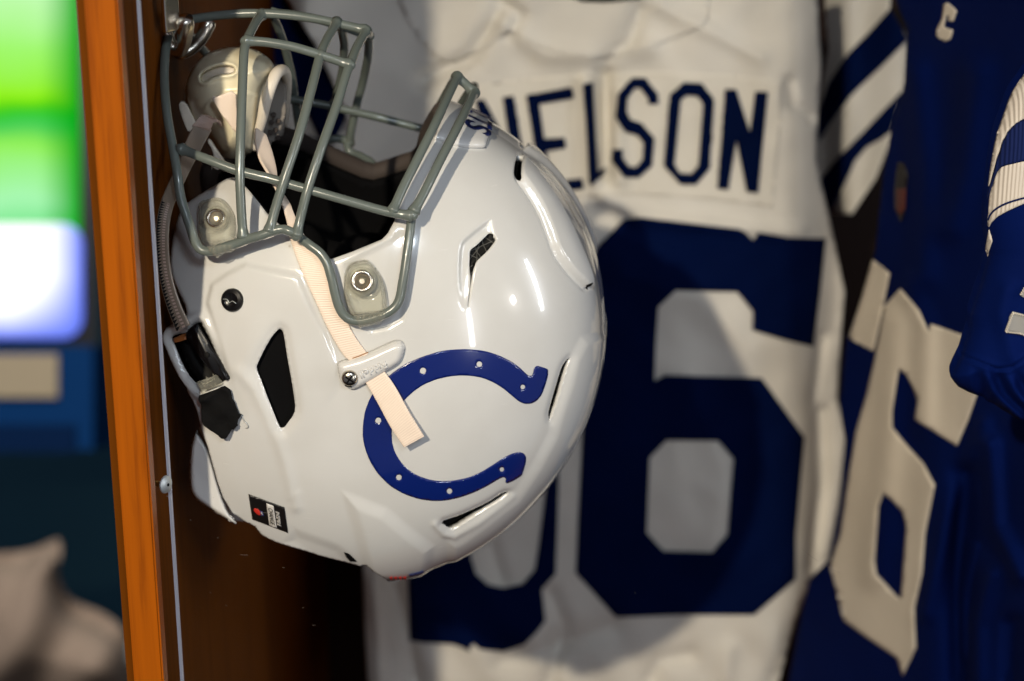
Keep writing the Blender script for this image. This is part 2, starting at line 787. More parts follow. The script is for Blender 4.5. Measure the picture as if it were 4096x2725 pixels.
def from_disk(st):
    st = np.asarray(st, float)
    psi = np.hypot(st[:, 0], st[:, 1])
    e = st / np.maximum(psi, 1e-9)[:, None]
    sp, cp = np.sin(psi), np.cos(psi)
    k = 1 / (np.abs(sp) ** PP + np.abs(cp) ** PP) ** (1 / PP)
    X, Z, Y = e[:, 0] * sp * k * DA, e[:, 1] * sp * k * DB, -cp * k * HW
    return np.stack([DCX + cP * X - sP * Z, YM + Y, DCZ + sP * X + cP * Z], 1)


def normal(p):
    p = np.asarray(p, float).reshape(-1, 3)
    h = 1e-5
    g = np.stack([(fval(p + h * e) - fval(p - h * e)) for e in np.eye(3)], 1)
    return g / np.linalg.norm(g, axis=1)[:, None]


# ---- outline of the near half and its openings, in photograph pixels
FACE = [(1741, 530), (1700, 605), (1669, 663), (1640, 718), (1608, 781), (1590, 840), (1578, 883), (1552, 932), (1527, 957),
        (1404, 1008), (1325, 1036), (1270, 1018), (1200, 968), (1150, 928), (1110, 892), (1064, 850), (1034, 809),
        (988, 753), (942, 708), (926, 704), (906, 709), (875, 725), (835, 748), (789, 776), (748, 804), (722, 824),
        (707, 860), (694, 906), (684, 957), (677, 1008), (674, 1059), (682, 1110), (702, 1156), (733, 1217), (742, 1250),
        (735, 1276), (712, 1289), (687, 1297), (660, 1312), (648, 1342), (656, 1373), (685, 1440), (717, 1506), (745, 1555),
        (773, 1608), (790, 1650), (800, 1695), (812, 1740), (830, 1785), (848, 1850), (868, 1920), (892, 1990), (928, 2050),
        (975, 2085), (1019, 2105), (1048, 2142), (1100, 2168), (1174, 2193), (1283, 2231), (1386, 2257), (1440, 2266),
        (1462, 2256), (1496, 2277), (1541, 2306)]
EAR = zF((1015, 222), (1042, 240), (1055, 300), (1080, 480), (1110, 650), (1135, 830), (1130, 900), (1045, 1015), (1025, 1015),
         (1010, 1000), (930, 800), (870, 640), (832, 560), (832, 520), (900, 380), (960, 280))
YVENT = zD((1500, 642), (1545, 692), (1538, 715), (1480, 790), (1382, 880), (1362, 960), (1340, 1110), (1314, 1268), (1326, 1090),
           (1338, 900), (1342, 790), (1356, 772), (1400, 740), (1480, 660))
SLIT_R = zG((1545, 282), (1520, 300), (1490, 345), (1455, 460), (1420, 580), (1405, 640), (1413, 690), (1428, 655), (1462, 560),
            (1500, 430), (1522, 350))
SLIT_B = zG((722, 1322), (850, 1280), (1020, 1203), (1125, 1134), (1165, 1134), (1085, 1195), (940, 1290), (815, 1370), (785, 1368))
BUCKLE = zF((160, 300), (200, 272), (290, 258), (330, 200), (380, 176), (402, 186), (605, 600), (585, 640), (420, 716), (345, 640), (290, 580),
            (232, 470), (185, 350))
SLOT = zE((578, 490), (612, 512), (597, 560), (590, 620), (600, 668), (578, 648), (564, 610), (566, 560))
TRI = zE((998, 1322), (1018, 1308), (1022, 1345))
PORT = zH((1352, 1062), (1385, 1070), (1440, 1122), (1395, 1128), (1368, 1098))
HOLES = [chaikin(h, 1, keep=.2) for h in (EAR, YVENT, SLIT_R, SLIT_B, BUCKLE, SLOT)]


def relief(uv):
    """moulded relief of the shell, metres proud of the dome"""
    uv = np.asarray(uv, float)
    h = np.zeros(len(uv))
    # crown panel standing proud along the top of the head
    crown = list(CROWN_EDGE) + CROWN_TOP[::-1]
    h += .0030 * sstep(sdist(uv, crown) / 18 + .4)
    # channel that runs round the crown panel
    g = np.where(sdist(uv, crown) < 0, dist_line(uv, CROWN_EDGE), 99.0)
    h -= .0013 * np.exp(-((g - 11) / 7) ** 2)
    # second long crease on the crown panel
    ln = zE((650, 640), (760, 780), (850, 940), (930, 1120), (1010, 1260))
    h += .0010 * sstep((30 - dist_line(uv, ln)) / 60 + .5)
    # rim band along the back of the crown, outside the two slits
    band = zG((1600, 150), (1528, 285), (1498, 430), (1440, 600), (1395, 760), (1300, 940), (1170, 1140), (1080, 1205), (960, 1300), (840, 1392),
              (760, 1430), (760, 1700), (1400, 1700), (1900, 900), (1800, 100))
    h += .0017 * sstep(sdist(uv, band) / 46 + .1)
    ln = zG((690, 1330), (745, 1390), (810, 1405), (960, 1315), (1170, 1150))
    h += .0010 * np.exp(-(dist_line(uv, ln) / 13) ** 2)
    # Y shaped air intake: a dished bay in front of the black mesh
    h -= .0026 * sstep(sdist(uv, BAY) / 24) * sstep((1255 - uv[:, 1]) / 160)
    # raised cheek plate: facets below the mask
    cheek = zC((470, 1040), (600, 950), (755, 872), (950, 915), (1165, 958), (1190, 985), (1300, 1250), (1400, 1420), (1500, 1700), (1480, 1900),
               (1200, 2300), (900, 2500), (640, 1900), (520, 1500), (430, 1200))
    h += .0024 * sstep(sdist(uv, cheek) / 34 + .1) * sstep((1700 - uv[:, 1]) / 420)
    # mask clip seat on the brow side
    seat = zD((420, 830), (560, 760), (690, 690), (780, 620), (850, 640), (880, 900), (850, 1200), (820, 1350), (700, 1420), (560, 1450),
              (470, 1380), (380, 1100), (330, 900))
    h -= .0016 * sstep(sdist(uv, seat) / 26)
    # low ridge running down behind the ear port
    ln = zF((700, 560), (830, 700), (930, 900), (1000, 1080), (1070, 1300), (1120, 1540)) + zH((1010, 660), (1020, 740))
    h += .0011 * np.exp(-(dist_line(uv, ln) / 24) ** 2)
    # flat facets at the back of the neck
    f1 = zH((1310, 610), (1400, 640), (1660, 740), (1850, 900), (2000, 1010), (1960, 1300), (1500, 1300), (1400, 900))
    h += .0022 * sstep(sdist(uv, f1) / 60)
    f2 = zH((1000, 880), (1330, 1000), (1420, 1080), (1500, 1180), (1300, 1300), (900, 1000))
    h -= .0012 * sstep(sdist(uv, f2) / 50)
    # rolled lips round the openings
    for hole, d, w in ((HOLES[0], .0020, 24), (HOLES[2], .0010, 14), (HOLES[4], .0010, 16), (HOLES[3], .0012, 14)):
        h -= d * np.exp(-(np.maximum(-sdist(uv, hole), 0) / w) ** 2)
    # buckle frame: raised border
    h += .0025 * np.exp(-((dist_line(uv, HOLES[4], True) - 24) / 18) ** 2) * sstep((900 - uv[:, 0]) / 60)
    # open edge of the face rolls in slightly
    h -= .0012 * np.exp(-(dist_line(uv, FACE[:44]) / 9) ** 2)
    return h


def surf(off):
    """pixels -> points standing `off` proud of the moulded shell"""
    def fn(uv):
        uv = np.asarray(uv, float).reshape(-1, 2)
        p = hit(uv)
        return p + normal(p) * (relief(uv) + off)[:, None]
    return fn


helmet_c = P(1400, 1500, YM)
helmet = empty("football_helmet", helmet_c,
               "glossy white football helmet with blue horseshoe and grey cage, hanging sideways from the steel hook", "helmet")


def disk_outline(px):
    d = to_disk(hit(px))
    return d


def off_line(line, k):
    line = np.asarray(line, float)
    t = np.gradient(line, axis=0)
    t /= np.linalg.norm(t, axis=1)[:, None]
    return line + np.stack([-t[:, 1], t[:, 0]], 1) * k


CROWN_EDGE = chaikin(zE((612, 500), (590, 570), (585, 640), (640, 712), (720, 832), (790, 1002), (820, 1105), (910, 1232), (1003, 1325)), 2, False)
BAY = zD((1240, 735), (1330, 650), (1480, 535), (1508, 540), (1540, 690), (1480, 790), (1380, 880), (1340, 1110), (1312, 1290),
         (1262, 1275), (1232, 1050))
BAY = [tuple(p_) for p_ in chaikin(BAY, 2, keep=.2)]
CHEEK = zC((470, 1040), (600, 950), (755, 872), (950, 915), (1165, 958), (1190, 985), (1300, 1250), (1400, 1420), (1500, 1700), (1480, 1900),
           (1200, 2300), (900, 2500), (640, 1900), (520, 1500), (430, 1200))
CROWN_TOP = [tuple(p_) for p_ in chaikin(zE((620, 500), (700, 605), (790, 728), (868, 858), (938, 1000), (996, 1140), (1040, 1260), (1052, 1335)), 1, False)]
FEATURES = [off_line(CROWN_TOP, k) for k in (-10, -3, 3, 10)] + [off_line(CROWN_EDGE, k) for k in (-20, -11, -4, 3, 10, -27, 20, 11, 4)] + [off_line(BAY + BAY[:1], k) for k in (0, 12, -12, 24, -24)] + [off_line(list(H_) + list(H_)[:1], k) for H_ in (HOLES[0], HOLES[3], HOLES[2], HOLES[4]) for k in (-22, -11, 11, 22)] + [off_line(CHEEK[:9], k) for k in (-12, 0, 14)]


def half_shell(step, holes, off, rel):
    d = disk_outline(resample(FACE, 9, closed=False))
    a0 = math.atan2(d[0][1], d[0][0])
    a1 = math.atan2(d[-1][1], d[-1][0])
    right = to_disk(hit([(2380, 1310)]))[0]
    ar = math.atan2(right[1], right[0])

    def un(a, b):
        while a - b > math.pi:
            a -= 2 * math.pi
        while a - b < -math.pi:
            a += 2 * math.pi
        return a
    a0, a1 = un(a0, ar), un(a1, ar)
    arc = []
    for a in np.linspace(a1, a0, 150):
        arc.append((math.cos(a) * math.pi / 2, math.sin(a) * math.pi / 2))
    outer = [tuple(x) for x in d] + arc
    hd = [[tuple(x) for x in disk_outline(resample(h, 6))] for h in holes]
    fl = [[tuple(x) for x in disk_outline(resample(L_, 8, False))] for L_ in FEATURES] if rel else []
    V2, T = cdt(outer, hd, step, fl)
    p = from_disk(V2)
    n = normal(p)
    h = np.full(len(p), off)
    if rel:
        h = h + relief(px_of(p)) * sstep((math.pi / 2 - np.hypot(V2[:, 0], V2[:, 1])) / .12)
    mid = np.hypot(V2[:, 0], V2[:, 1]) > math.pi / 2 - 1e-4
    q = p + n * h[:, None]
    q[mid, 1] = YM
    return q, T, mid


def both_halves(q, T, mid):
    """mirror to the far side and weld along the middle"""
    nv = len(q)
    mp = np.where(mid, np.arange(nv), -1)
    far = ~mid
    mp2 = mp.copy()
    mp2[far] = nv + np.arange(far.sum())
    q2 = q[far].copy()
    q2[:, 0] += YAW * 2 * (YM - q2[:, 1])
    q2[:, 1] = 2 * YM - q2[:, 1]
    V = np.concatenate([q, q2])
    T2 = mp2[T][:, ::-1]
    TT = np.concatenate([T, T2])
    # outward normals
    c = V[TT].mean(1) - np.array([DCX, YM, DCZ])
    e = np.cross(V[TT[:, 1]] - V[TT[:, 0]], V[TT[:, 2]] - V[TT[:, 0]])
    if (e * c).sum() < 0:
        TT = TT[:, ::-1]
    return V, TT


q, T, mid = half_shell(.0078, HOLES, 0.0, True)
V, TT = both_halves(q, T, mid)
shell = mesh_obj("shell", V, TT, M['shell'], helmet)
solid(shell, .0042)
q, T, mid = half_shell(.03, [], -.0095, False)
V, TT = both_halves(q, T, mid)
liner = solid(mesh_obj("liner", V, TT, M['liner'], helmet), .006)


rimp = hit(resample(FACE[1:31], 22, False))
rimp[:, 0] += YAW * 2 * (YM - rimp[:, 1])
rimp[:, 1] = 2 * YM - rimp[:, 1] - .004
mesh_obj("jaw_pad", *tube_geo(rimp, .0068, 10), M['lip'], helmet)


# ---- face mask: bars given as pixel + sideways distance from the middle plane (mm, negative is near)
def dome_l(u, v):
    return (hit([(u, v)])[0][1] - YM) * 1000


R_BAR = .0029
mask = link(bpy.data.objects.new("face_mask", None))
mask.empty_display_size = .02
mask.location = P(1050, 500, YM)
set_parent(mask, helmet)


def bar(pts, mirror=True, r=R_BAR, flare=(True, True), per=10, lab=None):
    p3 = []
    for a in pts:
        u, v = a[0] * 4096 / 2357, a[1] * 4096 / 2357
        l = a[2] if len(a) > 2 and a[2] is not None else dome_l(u, v) - 9.5
        p3.append(P(u, v, YM + l / 1000))
    path = np.array(catmull(p3, per))
    seg = np.concatenate([[0], np.cumsum(np.linalg.norm(np.diff(path, axis=0), axis=1))])
    rad = np.full(len(path), r)
    if flare[0]:
        rad = np.maximum(rad, r * (1 + .42 * np.exp(-(seg / .0036) ** 2)))
    if flare[1]:
        rad = np.maximum(rad, r * (1 + .42 * np.exp(-((seg[-1] - seg) / .0036) ** 2)))
    for s in ((1, -1) if mirror else (1,)):
        pp = path.copy()
        if s < 0:
            pp[:, 0] += YAW * 2 * (YM - pp[:, 1])
            pp[:, 1] = 2 * YM - pp[:, 1]
        Vt, Tt = tube_geo(pp, rad, 16)
        if s < 0:
            Tt = [t[::-1] for t in Tt]
        mesh_obj("bar", Vt, [t[::-1] for t in Tt], M['cage'], mask)


# lowest wrap-round bar, past the hook down to the cheek clip and on along the shell
bar([(405, 55, 0), (392, 74, -14), (382, 110, -28), (378, 180, -50), (384, 260, -70), (397, 335, -82), (408, 400, -92), (416, 455, -97),
     (437, 520, -102), (450, 558, -104), (462, 574, -105), (482, 579, -106), (510, 571, -107), (545, 560, -108), (572, 550, -109), (598, 543, -110),
     (622, 534, -110), (650, 528, -110), (672, 535, -111), (692, 549), (715, 566), (738, 584), (752, 605), (763, 640), (771, 675),
     (779, 703), (789, 722), (806, 736), (830, 739), (860, 732), (888, 722), (908, 708), (919, 690), (927, 650), (936, 590),
     (944, 530), (948, 495)], flare=(False, False))
# near upright along the cheek, from the low bar to the brow
bar([(416, 343, -83), (480, 368, -90), (545, 392, -94), (620, 411, -97), (690, 431, -99), (760, 451, -101), (830, 471, -102), (893, 488, -103),
     (948, 497, -104)])
for wu, wv, wl in ((553, 396, -95), (655, 411, -98), (707, 436, -100), (903, 488, -103), (950, 495, -104), (560, 545, -107), (620, 533, -109), (682, 543, -110), (416, 343, -84),
                   (565, 95, -45), (738, 127, -45), (806, 150, -45), (602, 34, -1), (775, 54, -1), (842, 71, -1), (1051, 179, -1), (1091, 214, -1)):
    for sgn in (1, -1):
        wp = P(wu * 4096 / 2357, wv * 4096 / 2357, YM + wl / 1000)
        if sgn < 0:
            wp = np.array([wp[0] + YAW * 2 * (YM - wp[1]), 2 * YM - wp[1], wp[2]])
        bm = bmesh.new()
        bmesh.ops.create_icosphere(bm, subdivisions=3, radius=.0034)
        bmesh.ops.translate(bm, verts=bm.verts, vec=wp)
        bm_obj('weld', bm, M['cage'], mask)
# three wrap-round bars: from the shell up, bending in at the near upright, to the middle upright
bar([(560, 547, -108), (555, 480, -104), (552, 400, -98), (554, 310, -88), (558, 200, -70), (562, 120, -52), (566, 98, -44), (575, 78, -34),
     (590, 50, -14), (602, 34, 0)])
bar([(620, 533, -110), (634, 480, -106), (656, 408, -101), (690, 305, -88), (717, 205, -68), (732, 145, -50), (739, 122, -42), (752, 92, -26),
     (775, 52, 0)])
bar([(682, 543, -111), (692, 500, -107), (708, 437, -103), (740, 340, -92), (776, 240, -70), (797, 170, -52), (806, 148, -44), (820, 112, -26),
     (842, 72, 0)])
# near upright across the three, and the middle upright
bar([(564, 94, -45), (610, 97, -45), (670, 107, -45), (735, 126, -45), (775, 139, -45), (806, 150, -45)])
bar([(405, 55, 0), (440, 45, 0), (500, 36, 0), (570, 31, 0), (640, 33, 0), (710, 41, 0), (780, 55, 0), (842, 70, 0)], mirror=False, flare=(True, True))
# twin brow bars and the short links between them
bar([(903, 488, -104), (926, 436, -96), (960, 368, -82), (1000, 288, -60), (1030, 224, -30), (1050, 182, -4), (1052, 178, 0)])
bar([(952, 488, -104), (974, 448, -98), (1008, 380, -84), (1046, 306, -62), (1072, 254, -34), (1089, 218, -5), (1091, 214, 0)])
bar([(1051, 178, 0), (1072, 194, 0), (1091, 214, 0)], mirror=False)


# ---- mask clips: clear block, rubber toe gripping the bar, plated T-nut
def clip(outline, toe, nut, nut_r, bar_y):
    c = hit([nut])[0]
    n = normal([c])[0]
    holder = link(bpy.data.objects.new("mask_clip", None))
    holder.empty_display_size = .01
    holder.location = c
    set_parent(holder, helmet)
    sm = chaikin(outline, 2)

    base = surf(.0004)
    view = -c / np.linalg.norm(c)
    n = n * .40 + view * .60
    n /= np.linalg.norm(n)
    rd = -view
    top = c + rd * (.0080 / (rd @ n))
    nc = np.array(nut)

    n0 = normal([c])[0]

    def fn(uv):
        e = np.maximum(sdist(uv, sm), 0)
        rr = np.hypot(uv[:, 0] - nc[0], uv[:, 1] - nc[1]) / nut_r
        h = .0074 * np.sqrt(np.clip(1 - (1 - np.clip(e / 24, 0, 1)) ** 2, 0, 1)) + .0006
        h -= .0018 * np.exp(-((rr - 1.42) / .26) ** 2)
        h += .0010 * sstep((uv[:, 1] - nc[1]) / nut_r - 1.7)
        return hit(uv) + n0[None, :] * h[:, None]
    o = patch("clip_body", sm, [], 4, fn, M['clear'], holder)
    solid(o, .0012)
    o.modifiers["thickness"].offset = -1
    # toe: corrugated lip that wraps the bar
    V2, T2 = cdt(toe, [], 5)
    lob = np.sin((V2[:, 0] * .97 - V2[:, 1] * .2) / 21.0 * 2 * math.pi)
    e = np.maximum(sdist(V2, toe), 0)
    rise = np.sqrt(np.clip(1 - (1 - np.clip(e / 13, 0, 1)) ** 2, 0, 1))
    o = mesh_obj("clip_toe", PY(V2, bar_y + .0035 - .0075 * rise - .0007 * lob), T2[:, ::-1], M['clear'], holder)
    solid(o, .003)
    k = nut_r / F * 1.21
    lathe("nut_collar", [(k * 1.28, -.003), (k * 1.28, .0005), (k * 1.2, .0011), (k * 1.06, .0011), (k * 1.04, .0002)], top, n, M['clear'], holder, cap=False)
    lathe("nut", [(k * 1.0, -.002), (k * 1.0, .0004), (k * .98, .0010), (k * .91, .0015), (k * .82, .0017), (k * .72, .0015), (k * .66, .0011)],
          top, n, M['metal'], holder, cap=False)
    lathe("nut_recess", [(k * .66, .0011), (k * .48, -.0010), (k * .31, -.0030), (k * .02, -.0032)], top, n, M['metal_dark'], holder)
    lathe("nut_pin", [(k * .27, -.0024), (k * .27, -.0004), (k * .22, .0000)], top, n, M['metal'], holder)
    return holder


clip(zI((240, 190), (360, 140), (560, 95), (700, 105), (830, 240), (940, 420), (1000, 600), (1010, 900), (990, 1180), (700, 1260), (290, 1300),
        (210, 1150), (150, 850), (115, 600), (130, 400), (170, 260)),
     zI((280, 1240), (620, 1180), (980, 1150), (1010, 1290), (900, 1390), (700, 1430), (560, 1530), (440, 1480), (350, 1400)),
     zI((512, 568))[0], 40, YM - .107)
clip(zJ((330, 320), (470, 270), (620, 248), (700, 275), (800, 400), (900, 540), (960, 720), (1000, 1000), (990, 1200), (700, 1240), (390, 1260),
        (310, 1100), (240, 850), (235, 620), (260, 460)),
     zJ((400, 1220), (700, 1180), (975, 1130), (985, 1280), (880, 1370), (740, 1410), (600, 1440), (510, 1460), (440, 1350)),
     zJ((558, 632))[0], 45, YM + (dome_l(1477, 1277) - 9.5) / 1000)

# ---- black snap button, vents and other black inserts
c = surf(0)([(937, 1200)])[0]
lathe("snap_button", [(.0072, -.002), (.0072, .0012), (.0066, .0022), (.0045, .0026), (.0035, .0021), (.0014, .0018), (.0004, .0017)],
      c, normal([c])[0], M['black'], helmet)
ln = zC((600, 1168), (632, 1170), (650, 1194), (672, 1182), (700, 1200))
mesh_obj("snap_scratch", *tube_geo(catmull(list(surf(.0027)(ln)), 3), .00022, 6), M['zinc'], helmet)


def inset(name, hole, depth, m_, grow=1.12, label=None):
    hh = np.asarray(hole, float)
    cc = hh.mean(0)
    big = cc + (hh - cc) * grow
    return patch(name, [tuple(a) for a in big], [], 9, surf(-depth), m_, helmet, .001, label)


inset("ear_port_screen", EAR, .0052, M['hole'])
vent = inset("vent_mesh", YVENT, .0048, M['mesh'], 1.15)
for a, b in (((1345, 790), (1545, 700)), ((1400, 745), (1440, 850)), ((1460, 680), (1480, 790)), ((1350, 860), (1440, 750)), ((1345, 800), (1420, 850)),
             ((1480, 660), (1540, 730)), ((1440, 700), (1400, 870)), ((1330, 930), (1375, 900)), ((1325, 1000), (1365, 960))):
    pts = surf(-.0042)(resample(zD(a, b), 8, False))
    mesh_obj("vent_rib", *tube_geo(pts, .00032, 6), M['meshline'], vent)
inset("slit_lining", SLIT_R, .005, M['hole'], 1.1)
inset("slit_lining", SLIT_B, .005, M['hole'], 1.08)
inset("slot_lining", SLOT, .005, M['hole'], 1.1)
patch("vent_notch", TRI, [], 4, surf(.0006), M['hole'], helmet, .0004)
patch("vent_notch", PORT, [], 5, surf(.0006), M['hole'], helmet, .0004)

# ---- horseshoe
HS_OUT = zG((410, 388), (500, 325), (600, 280), (720, 243), (800, 232), (900, 230), (1000, 240), (1090, 268), (1170, 308), (1220, 345), (1258, 382), (1278, 398),
            (1298, 395), (1305, 375), (1310, 348), (1328, 333), (1370, 345), (1398, 356), (1396, 400), (1380, 455), (1358, 515), (1325, 555), (1290, 572), (1250, 573),
            (1215, 558), (1175, 525), (1120, 478), (1060, 440), (990, 410), (920, 397), (850, 394), (780, 400), (700, 418), (620, 450), (560, 490),
            (500, 545), (455, 610), (428, 670), (418, 740), (420, 810), (435, 870), (470, 930), (520, 985), (580, 1022), (650, 1047), (720, 1058),
            (800, 1055), (900, 1035), (980, 1000), (1060, 950), (1120, 910), (1170, 885), (1215, 874), (1245, 882), (1260, 905), (1258, 940),
            (1240, 1000), (1232, 1022), (1180, 1055), (1138, 1072), (1130, 1062), (1135, 1042), (1120, 1030), (1090, 1042), (1020, 1085), (940, 1125), (850, 1158),
            (760, 1178), (680, 1182), (590, 1170), (500, 1140), (410, 1090), (330, 1010), (280, 930), (250, 850), (236, 780), (238, 700), (250, 620), (280, 540),
            (330, 460))


def dot(c, r):
    return [(c[0] + r * math.cos(a), c[1] + r * math.sin(a)) for a in np.linspace(0, 2 * math.pi, 14, endpoint=False)]


DOTS = [dot(zG(c)[0], r) for c, r in (((614, 365), 12.5), ((967, 324), 11.5), ((1239, 467), 9.5), ((334, 677), 12), ((463, 1033), 11.5), ((780, 1119), 11), ((1108, 983), 9))]
patch("horseshoe_decal", chaikin(HS_OUT, 1, keep=.2), DOTS, 9, surf(.00035), M['decal'], helmet, .0002)

# ---- strap anchor: moulded white bar over the webbing, with a cross-head screw
ANCH = zK((120, 800), (140, 740), (220, 690), (420, 640), (700, 560), (980, 450), (1250, 320), (1500, 210), (1620, 172), (1740, 190), (1810, 270),
          (1830, 380), (1780, 560), (1720, 700), (1620, 800), (1380, 940), (1100, 1110), (850, 1260), (640, 1370), (520, 1420), (420, 1400), (260, 1310), (190, 1180), (140, 980))
ANCH = chaikin(ANCH, 2)
V2, T2 = cdt(ANCH, [], 5)
bp = surf(0)(V2)
e = np.maximum(sdist(V2, ANCH), 0)
hh = .0058 * np.sqrt(np.clip(1 - (1 - np.clip(e / 30, 0, 1)) ** 2, 0, 1)) + .0004
AN = normal(hit([(1478, 1455)]))[0]
anchor = mesh_obj("strap_anchor", bp + AN[None, :] * hh[:, None], T2[:, ::-1], M['shell_part'], helmet)
solid(anchor, .003)


def anchor_pt(uv, off):
    uv = np.asarray(uv, float).reshape(-1, 2)
    e = np.maximum(sdist(uv, ANCH), 0)
    h = .0058 * np.sqrt(np.clip(1 - (1 - np.clip(e / 30, 0, 1)) ** 2, 0, 1)) + .0004
    return surf(0)(uv) + AN[None, :] * (h + off)[:, None]


c = anchor_pt(zK((440, 1065)), .0006)[0]
sc = lathe("anchor_screw", [(.0050, -.003), (.0050, .0004), (.0046, .0016), (.0036, .0024), (.0020, .0029), (.0001, .0030)], c, AN, M['screw'], anchor)
xx, yy, nn = basis(AN)
for a in (.95, .95 + math.pi / 2):
    dr = xx * math.cos(a) + yy * math.sin(a)
    sd = np.cross(AN, dr)
    Vb = []
    for i in (-1, 1):
        for j in (-1, 1):
            for k in (0, 1):
                Vb.append(c + dr * i * .0029 + sd * j * .0005 + AN * (.0016 + .0016 * k))
    mesh_obj("screw_slot", Vb, [(0, 1, 3, 2), (4, 6, 7, 5), (0, 4, 5, 1), (2, 3, 7, 6), (0, 2, 6, 4), (1, 5, 7, 3)], M['hole'], anchor, False)
patch("screw_gap", zK((300, 1220), (330, 1300), (420, 1310), (500, 1300), (470, 1275), (380, 1260)), [], 4, lambda uv: anchor_pt(uv, .0005), M['hole'], anchor, .0003)
c2 = anchor_pt(zK((1355, 740)), .0002)[0]
lathe("pin_hole", [(.0006, -.0004), (.0006, .0001), (.0001, .0001)], c2, AN, M['hole'], anchor, 12)


def text_mesh(body, size, fn, m_, name, parent, bold=0.0, ext=.0002, step=None, sx=1.0):
    """lettering as a mesh: fn maps flat text coordinates (n,2), centred, to (points, normals)"""
    cu = bpy.data.curves.new(name, 'FONT')
    cu.body = body
    cu.size = size
    cu.align_x = 'CENTER'
    cu.align_y = 'CENTER'
    cu.offset = bold
    to = link(bpy.data.objects.new(name, cu))
    dg = bpy.context.evaluated_depsgraph_get()
    me = bpy.data.meshes.new_from_object(to.evaluated_get(dg))
    bpy.data.objects.remove(to)
    bpy.data.curves.remove(cu)
    co = np.array([v.co[:2] for v in me.vertices]) * [sx, 1]
    p, n = fn(co)
    for v, q in zip(me.vertices, p + n * ext):
        v.co = q
    me.name = name
    me.materials.clear()
    me.materials.append(m_)
    o = link(bpy.data.objects.new(name, me))
    set_parent(o, parent)
    solid(o, max(ext, .0002), 0)
    return o


# raised word on the anchor, upside down as the helmet hangs
tc = np.array(zK((1030, 850))[0])
tdir = np.array(zK((640, 985))[0]) - np.array(zK((1440, 660))[0])
tl = np.linalg.norm(tdir)
tdir = tdir / tl
tup = np.array([-tdir[1], tdir[0]]) * -1.0
tup = -np.array([tdir[1], -tdir[0]]) if False else np.array([tdir[1], -tdir[0]])


def f_anch(co):
    uv = tc[None, :] + co[:, :1] * tdir[None, :] + co[:, 1:] * tup[None, :]
    return anchor_pt(uv, 0), np.repeat(AN[None, :], len(co), 0)


M['anchor_word'] = mat("raised_plastic_word", (.66, .66, .66), .35)
text_mesh("Riddell", 44, f_anch, M['anchor_word'], "raised_word", anchor, .6, .0004, sx=.98)

# ---- chin strap webbing: from the cup, under the bars, over the shell and through the anchor to a loose tail


def on(uvs, off):
    return [surf(o_)([uv])[0] for uv, o_ in zip(uvs, off if isinstance(off, (list, tuple)) else [off] * len(uvs))]


def at(uvl):
    return [P(u, v, YM + l / 1000) for u, v, l in uvl]


Lp = at([(1022, 512, -55), (1020, 560, -62), (1035, 630, -72), (1075, 700, -84)]) + at([(1122, 800, -97), (1140, 860, -100)]) + \
    on([(1172, 975), (1212, 1090), (1262, 1200), (1322, 1330), (1378, 1420), (1400, 1440)], [.0035, .0022, .0020, .0020, .0022, .0022]) + \
    on(zG((262, 440), (330, 550), (410, 690), (490, 803)), [.0030, .0045, .007, .0095])
Rp = at([(1062, 540, -50), (1085, 600, -58), (1105, 680, -70), (1112, 745, -82)]) + at([(1160, 820, -94), (1185, 880, -97)]) + \
    on([(1255, 1000), (1322, 1100), (1362, 1200), (1405, 1315), (1462, 1400), (1478, 1418)], [.0035, .0022, .0020, .0020, .0022, .0022]) + \
    on(zG((378, 368), (440, 450), (520, 590), (612, 735)), [.0030, .0045, .007, .0095])
ribbon("chin_strap", Lp, Rp, M['strap'], helmet, .0017)
pts = anchor_pt(zK((495, 602), (610, 575), (700, 545), (800, 505), (905, 465)), -.0005)
patch("strap_stain", zK((495, 612), (560, 585), (680, 545), (760, 512), (890, 455), (905, 470), (800, 515), (700, 560), (520, 618)), [], 5,
      surf(.0034), M['rust'], helmet, .0002)

# ---- chin cup
cup_c = P(955, 430, YM + .004)
cup_ax = np.array([-.62, -.25, .72])
cup_ax /= np.linalg.norm(cup_ax)
cup = link(bpy.data.objects.new("chin_cup", None))
cup.empty_display_size = .01
cup.location = cup_c
set_parent(cup, helmet)
# shell of the cup: a deep bowl seen from its outside
CUP_OUT = chaikin(zA((470, 720), (480, 650), (520, 545), (580, 470), (650, 415), (740, 378), (830, 362), (930, 362), (1010, 382), (1100, 430), (1160, 490), (1185, 560),
                      (1150, 640), (1105, 740), (1075, 880), (1045, 1010), (1015, 1130), (1005, 1185), (960, 1212), (880, 1238), (830, 1252), (770, 1240), (720, 1205),
                      (690, 1150), (660, 1090), (600, 1040), (540, 965), (500, 880), (475, 800)), 1)
CUP_SLOT = chaikin(zA((592, 625), (605, 580), (680, 535), (770, 512), (845, 525), (858, 555), (835, 575), (750, 580), (680, 600), (625, 645)), 2)
cv, ct = cdt(CUP_OUT, [CUP_SLOT], 7)
e = np.maximum(sdist(cv, CUP_OUT), 0)
cc = np.array(zA((850, 800))[0])
hgt = .046 * np.sqrt(np.clip(1 - (1 - np.clip(e / 120, 0, 1)) ** 2, 0, 1)) + (cv[:, 0] - cc[0]) * -.00000
ed = dist_line(cv, CUP_SLOT, True)
hgt = hgt + .0022 * np.exp(-((ed - 10) / 8) ** 2) - .003 * np.exp(-(ed / 5) ** 2)
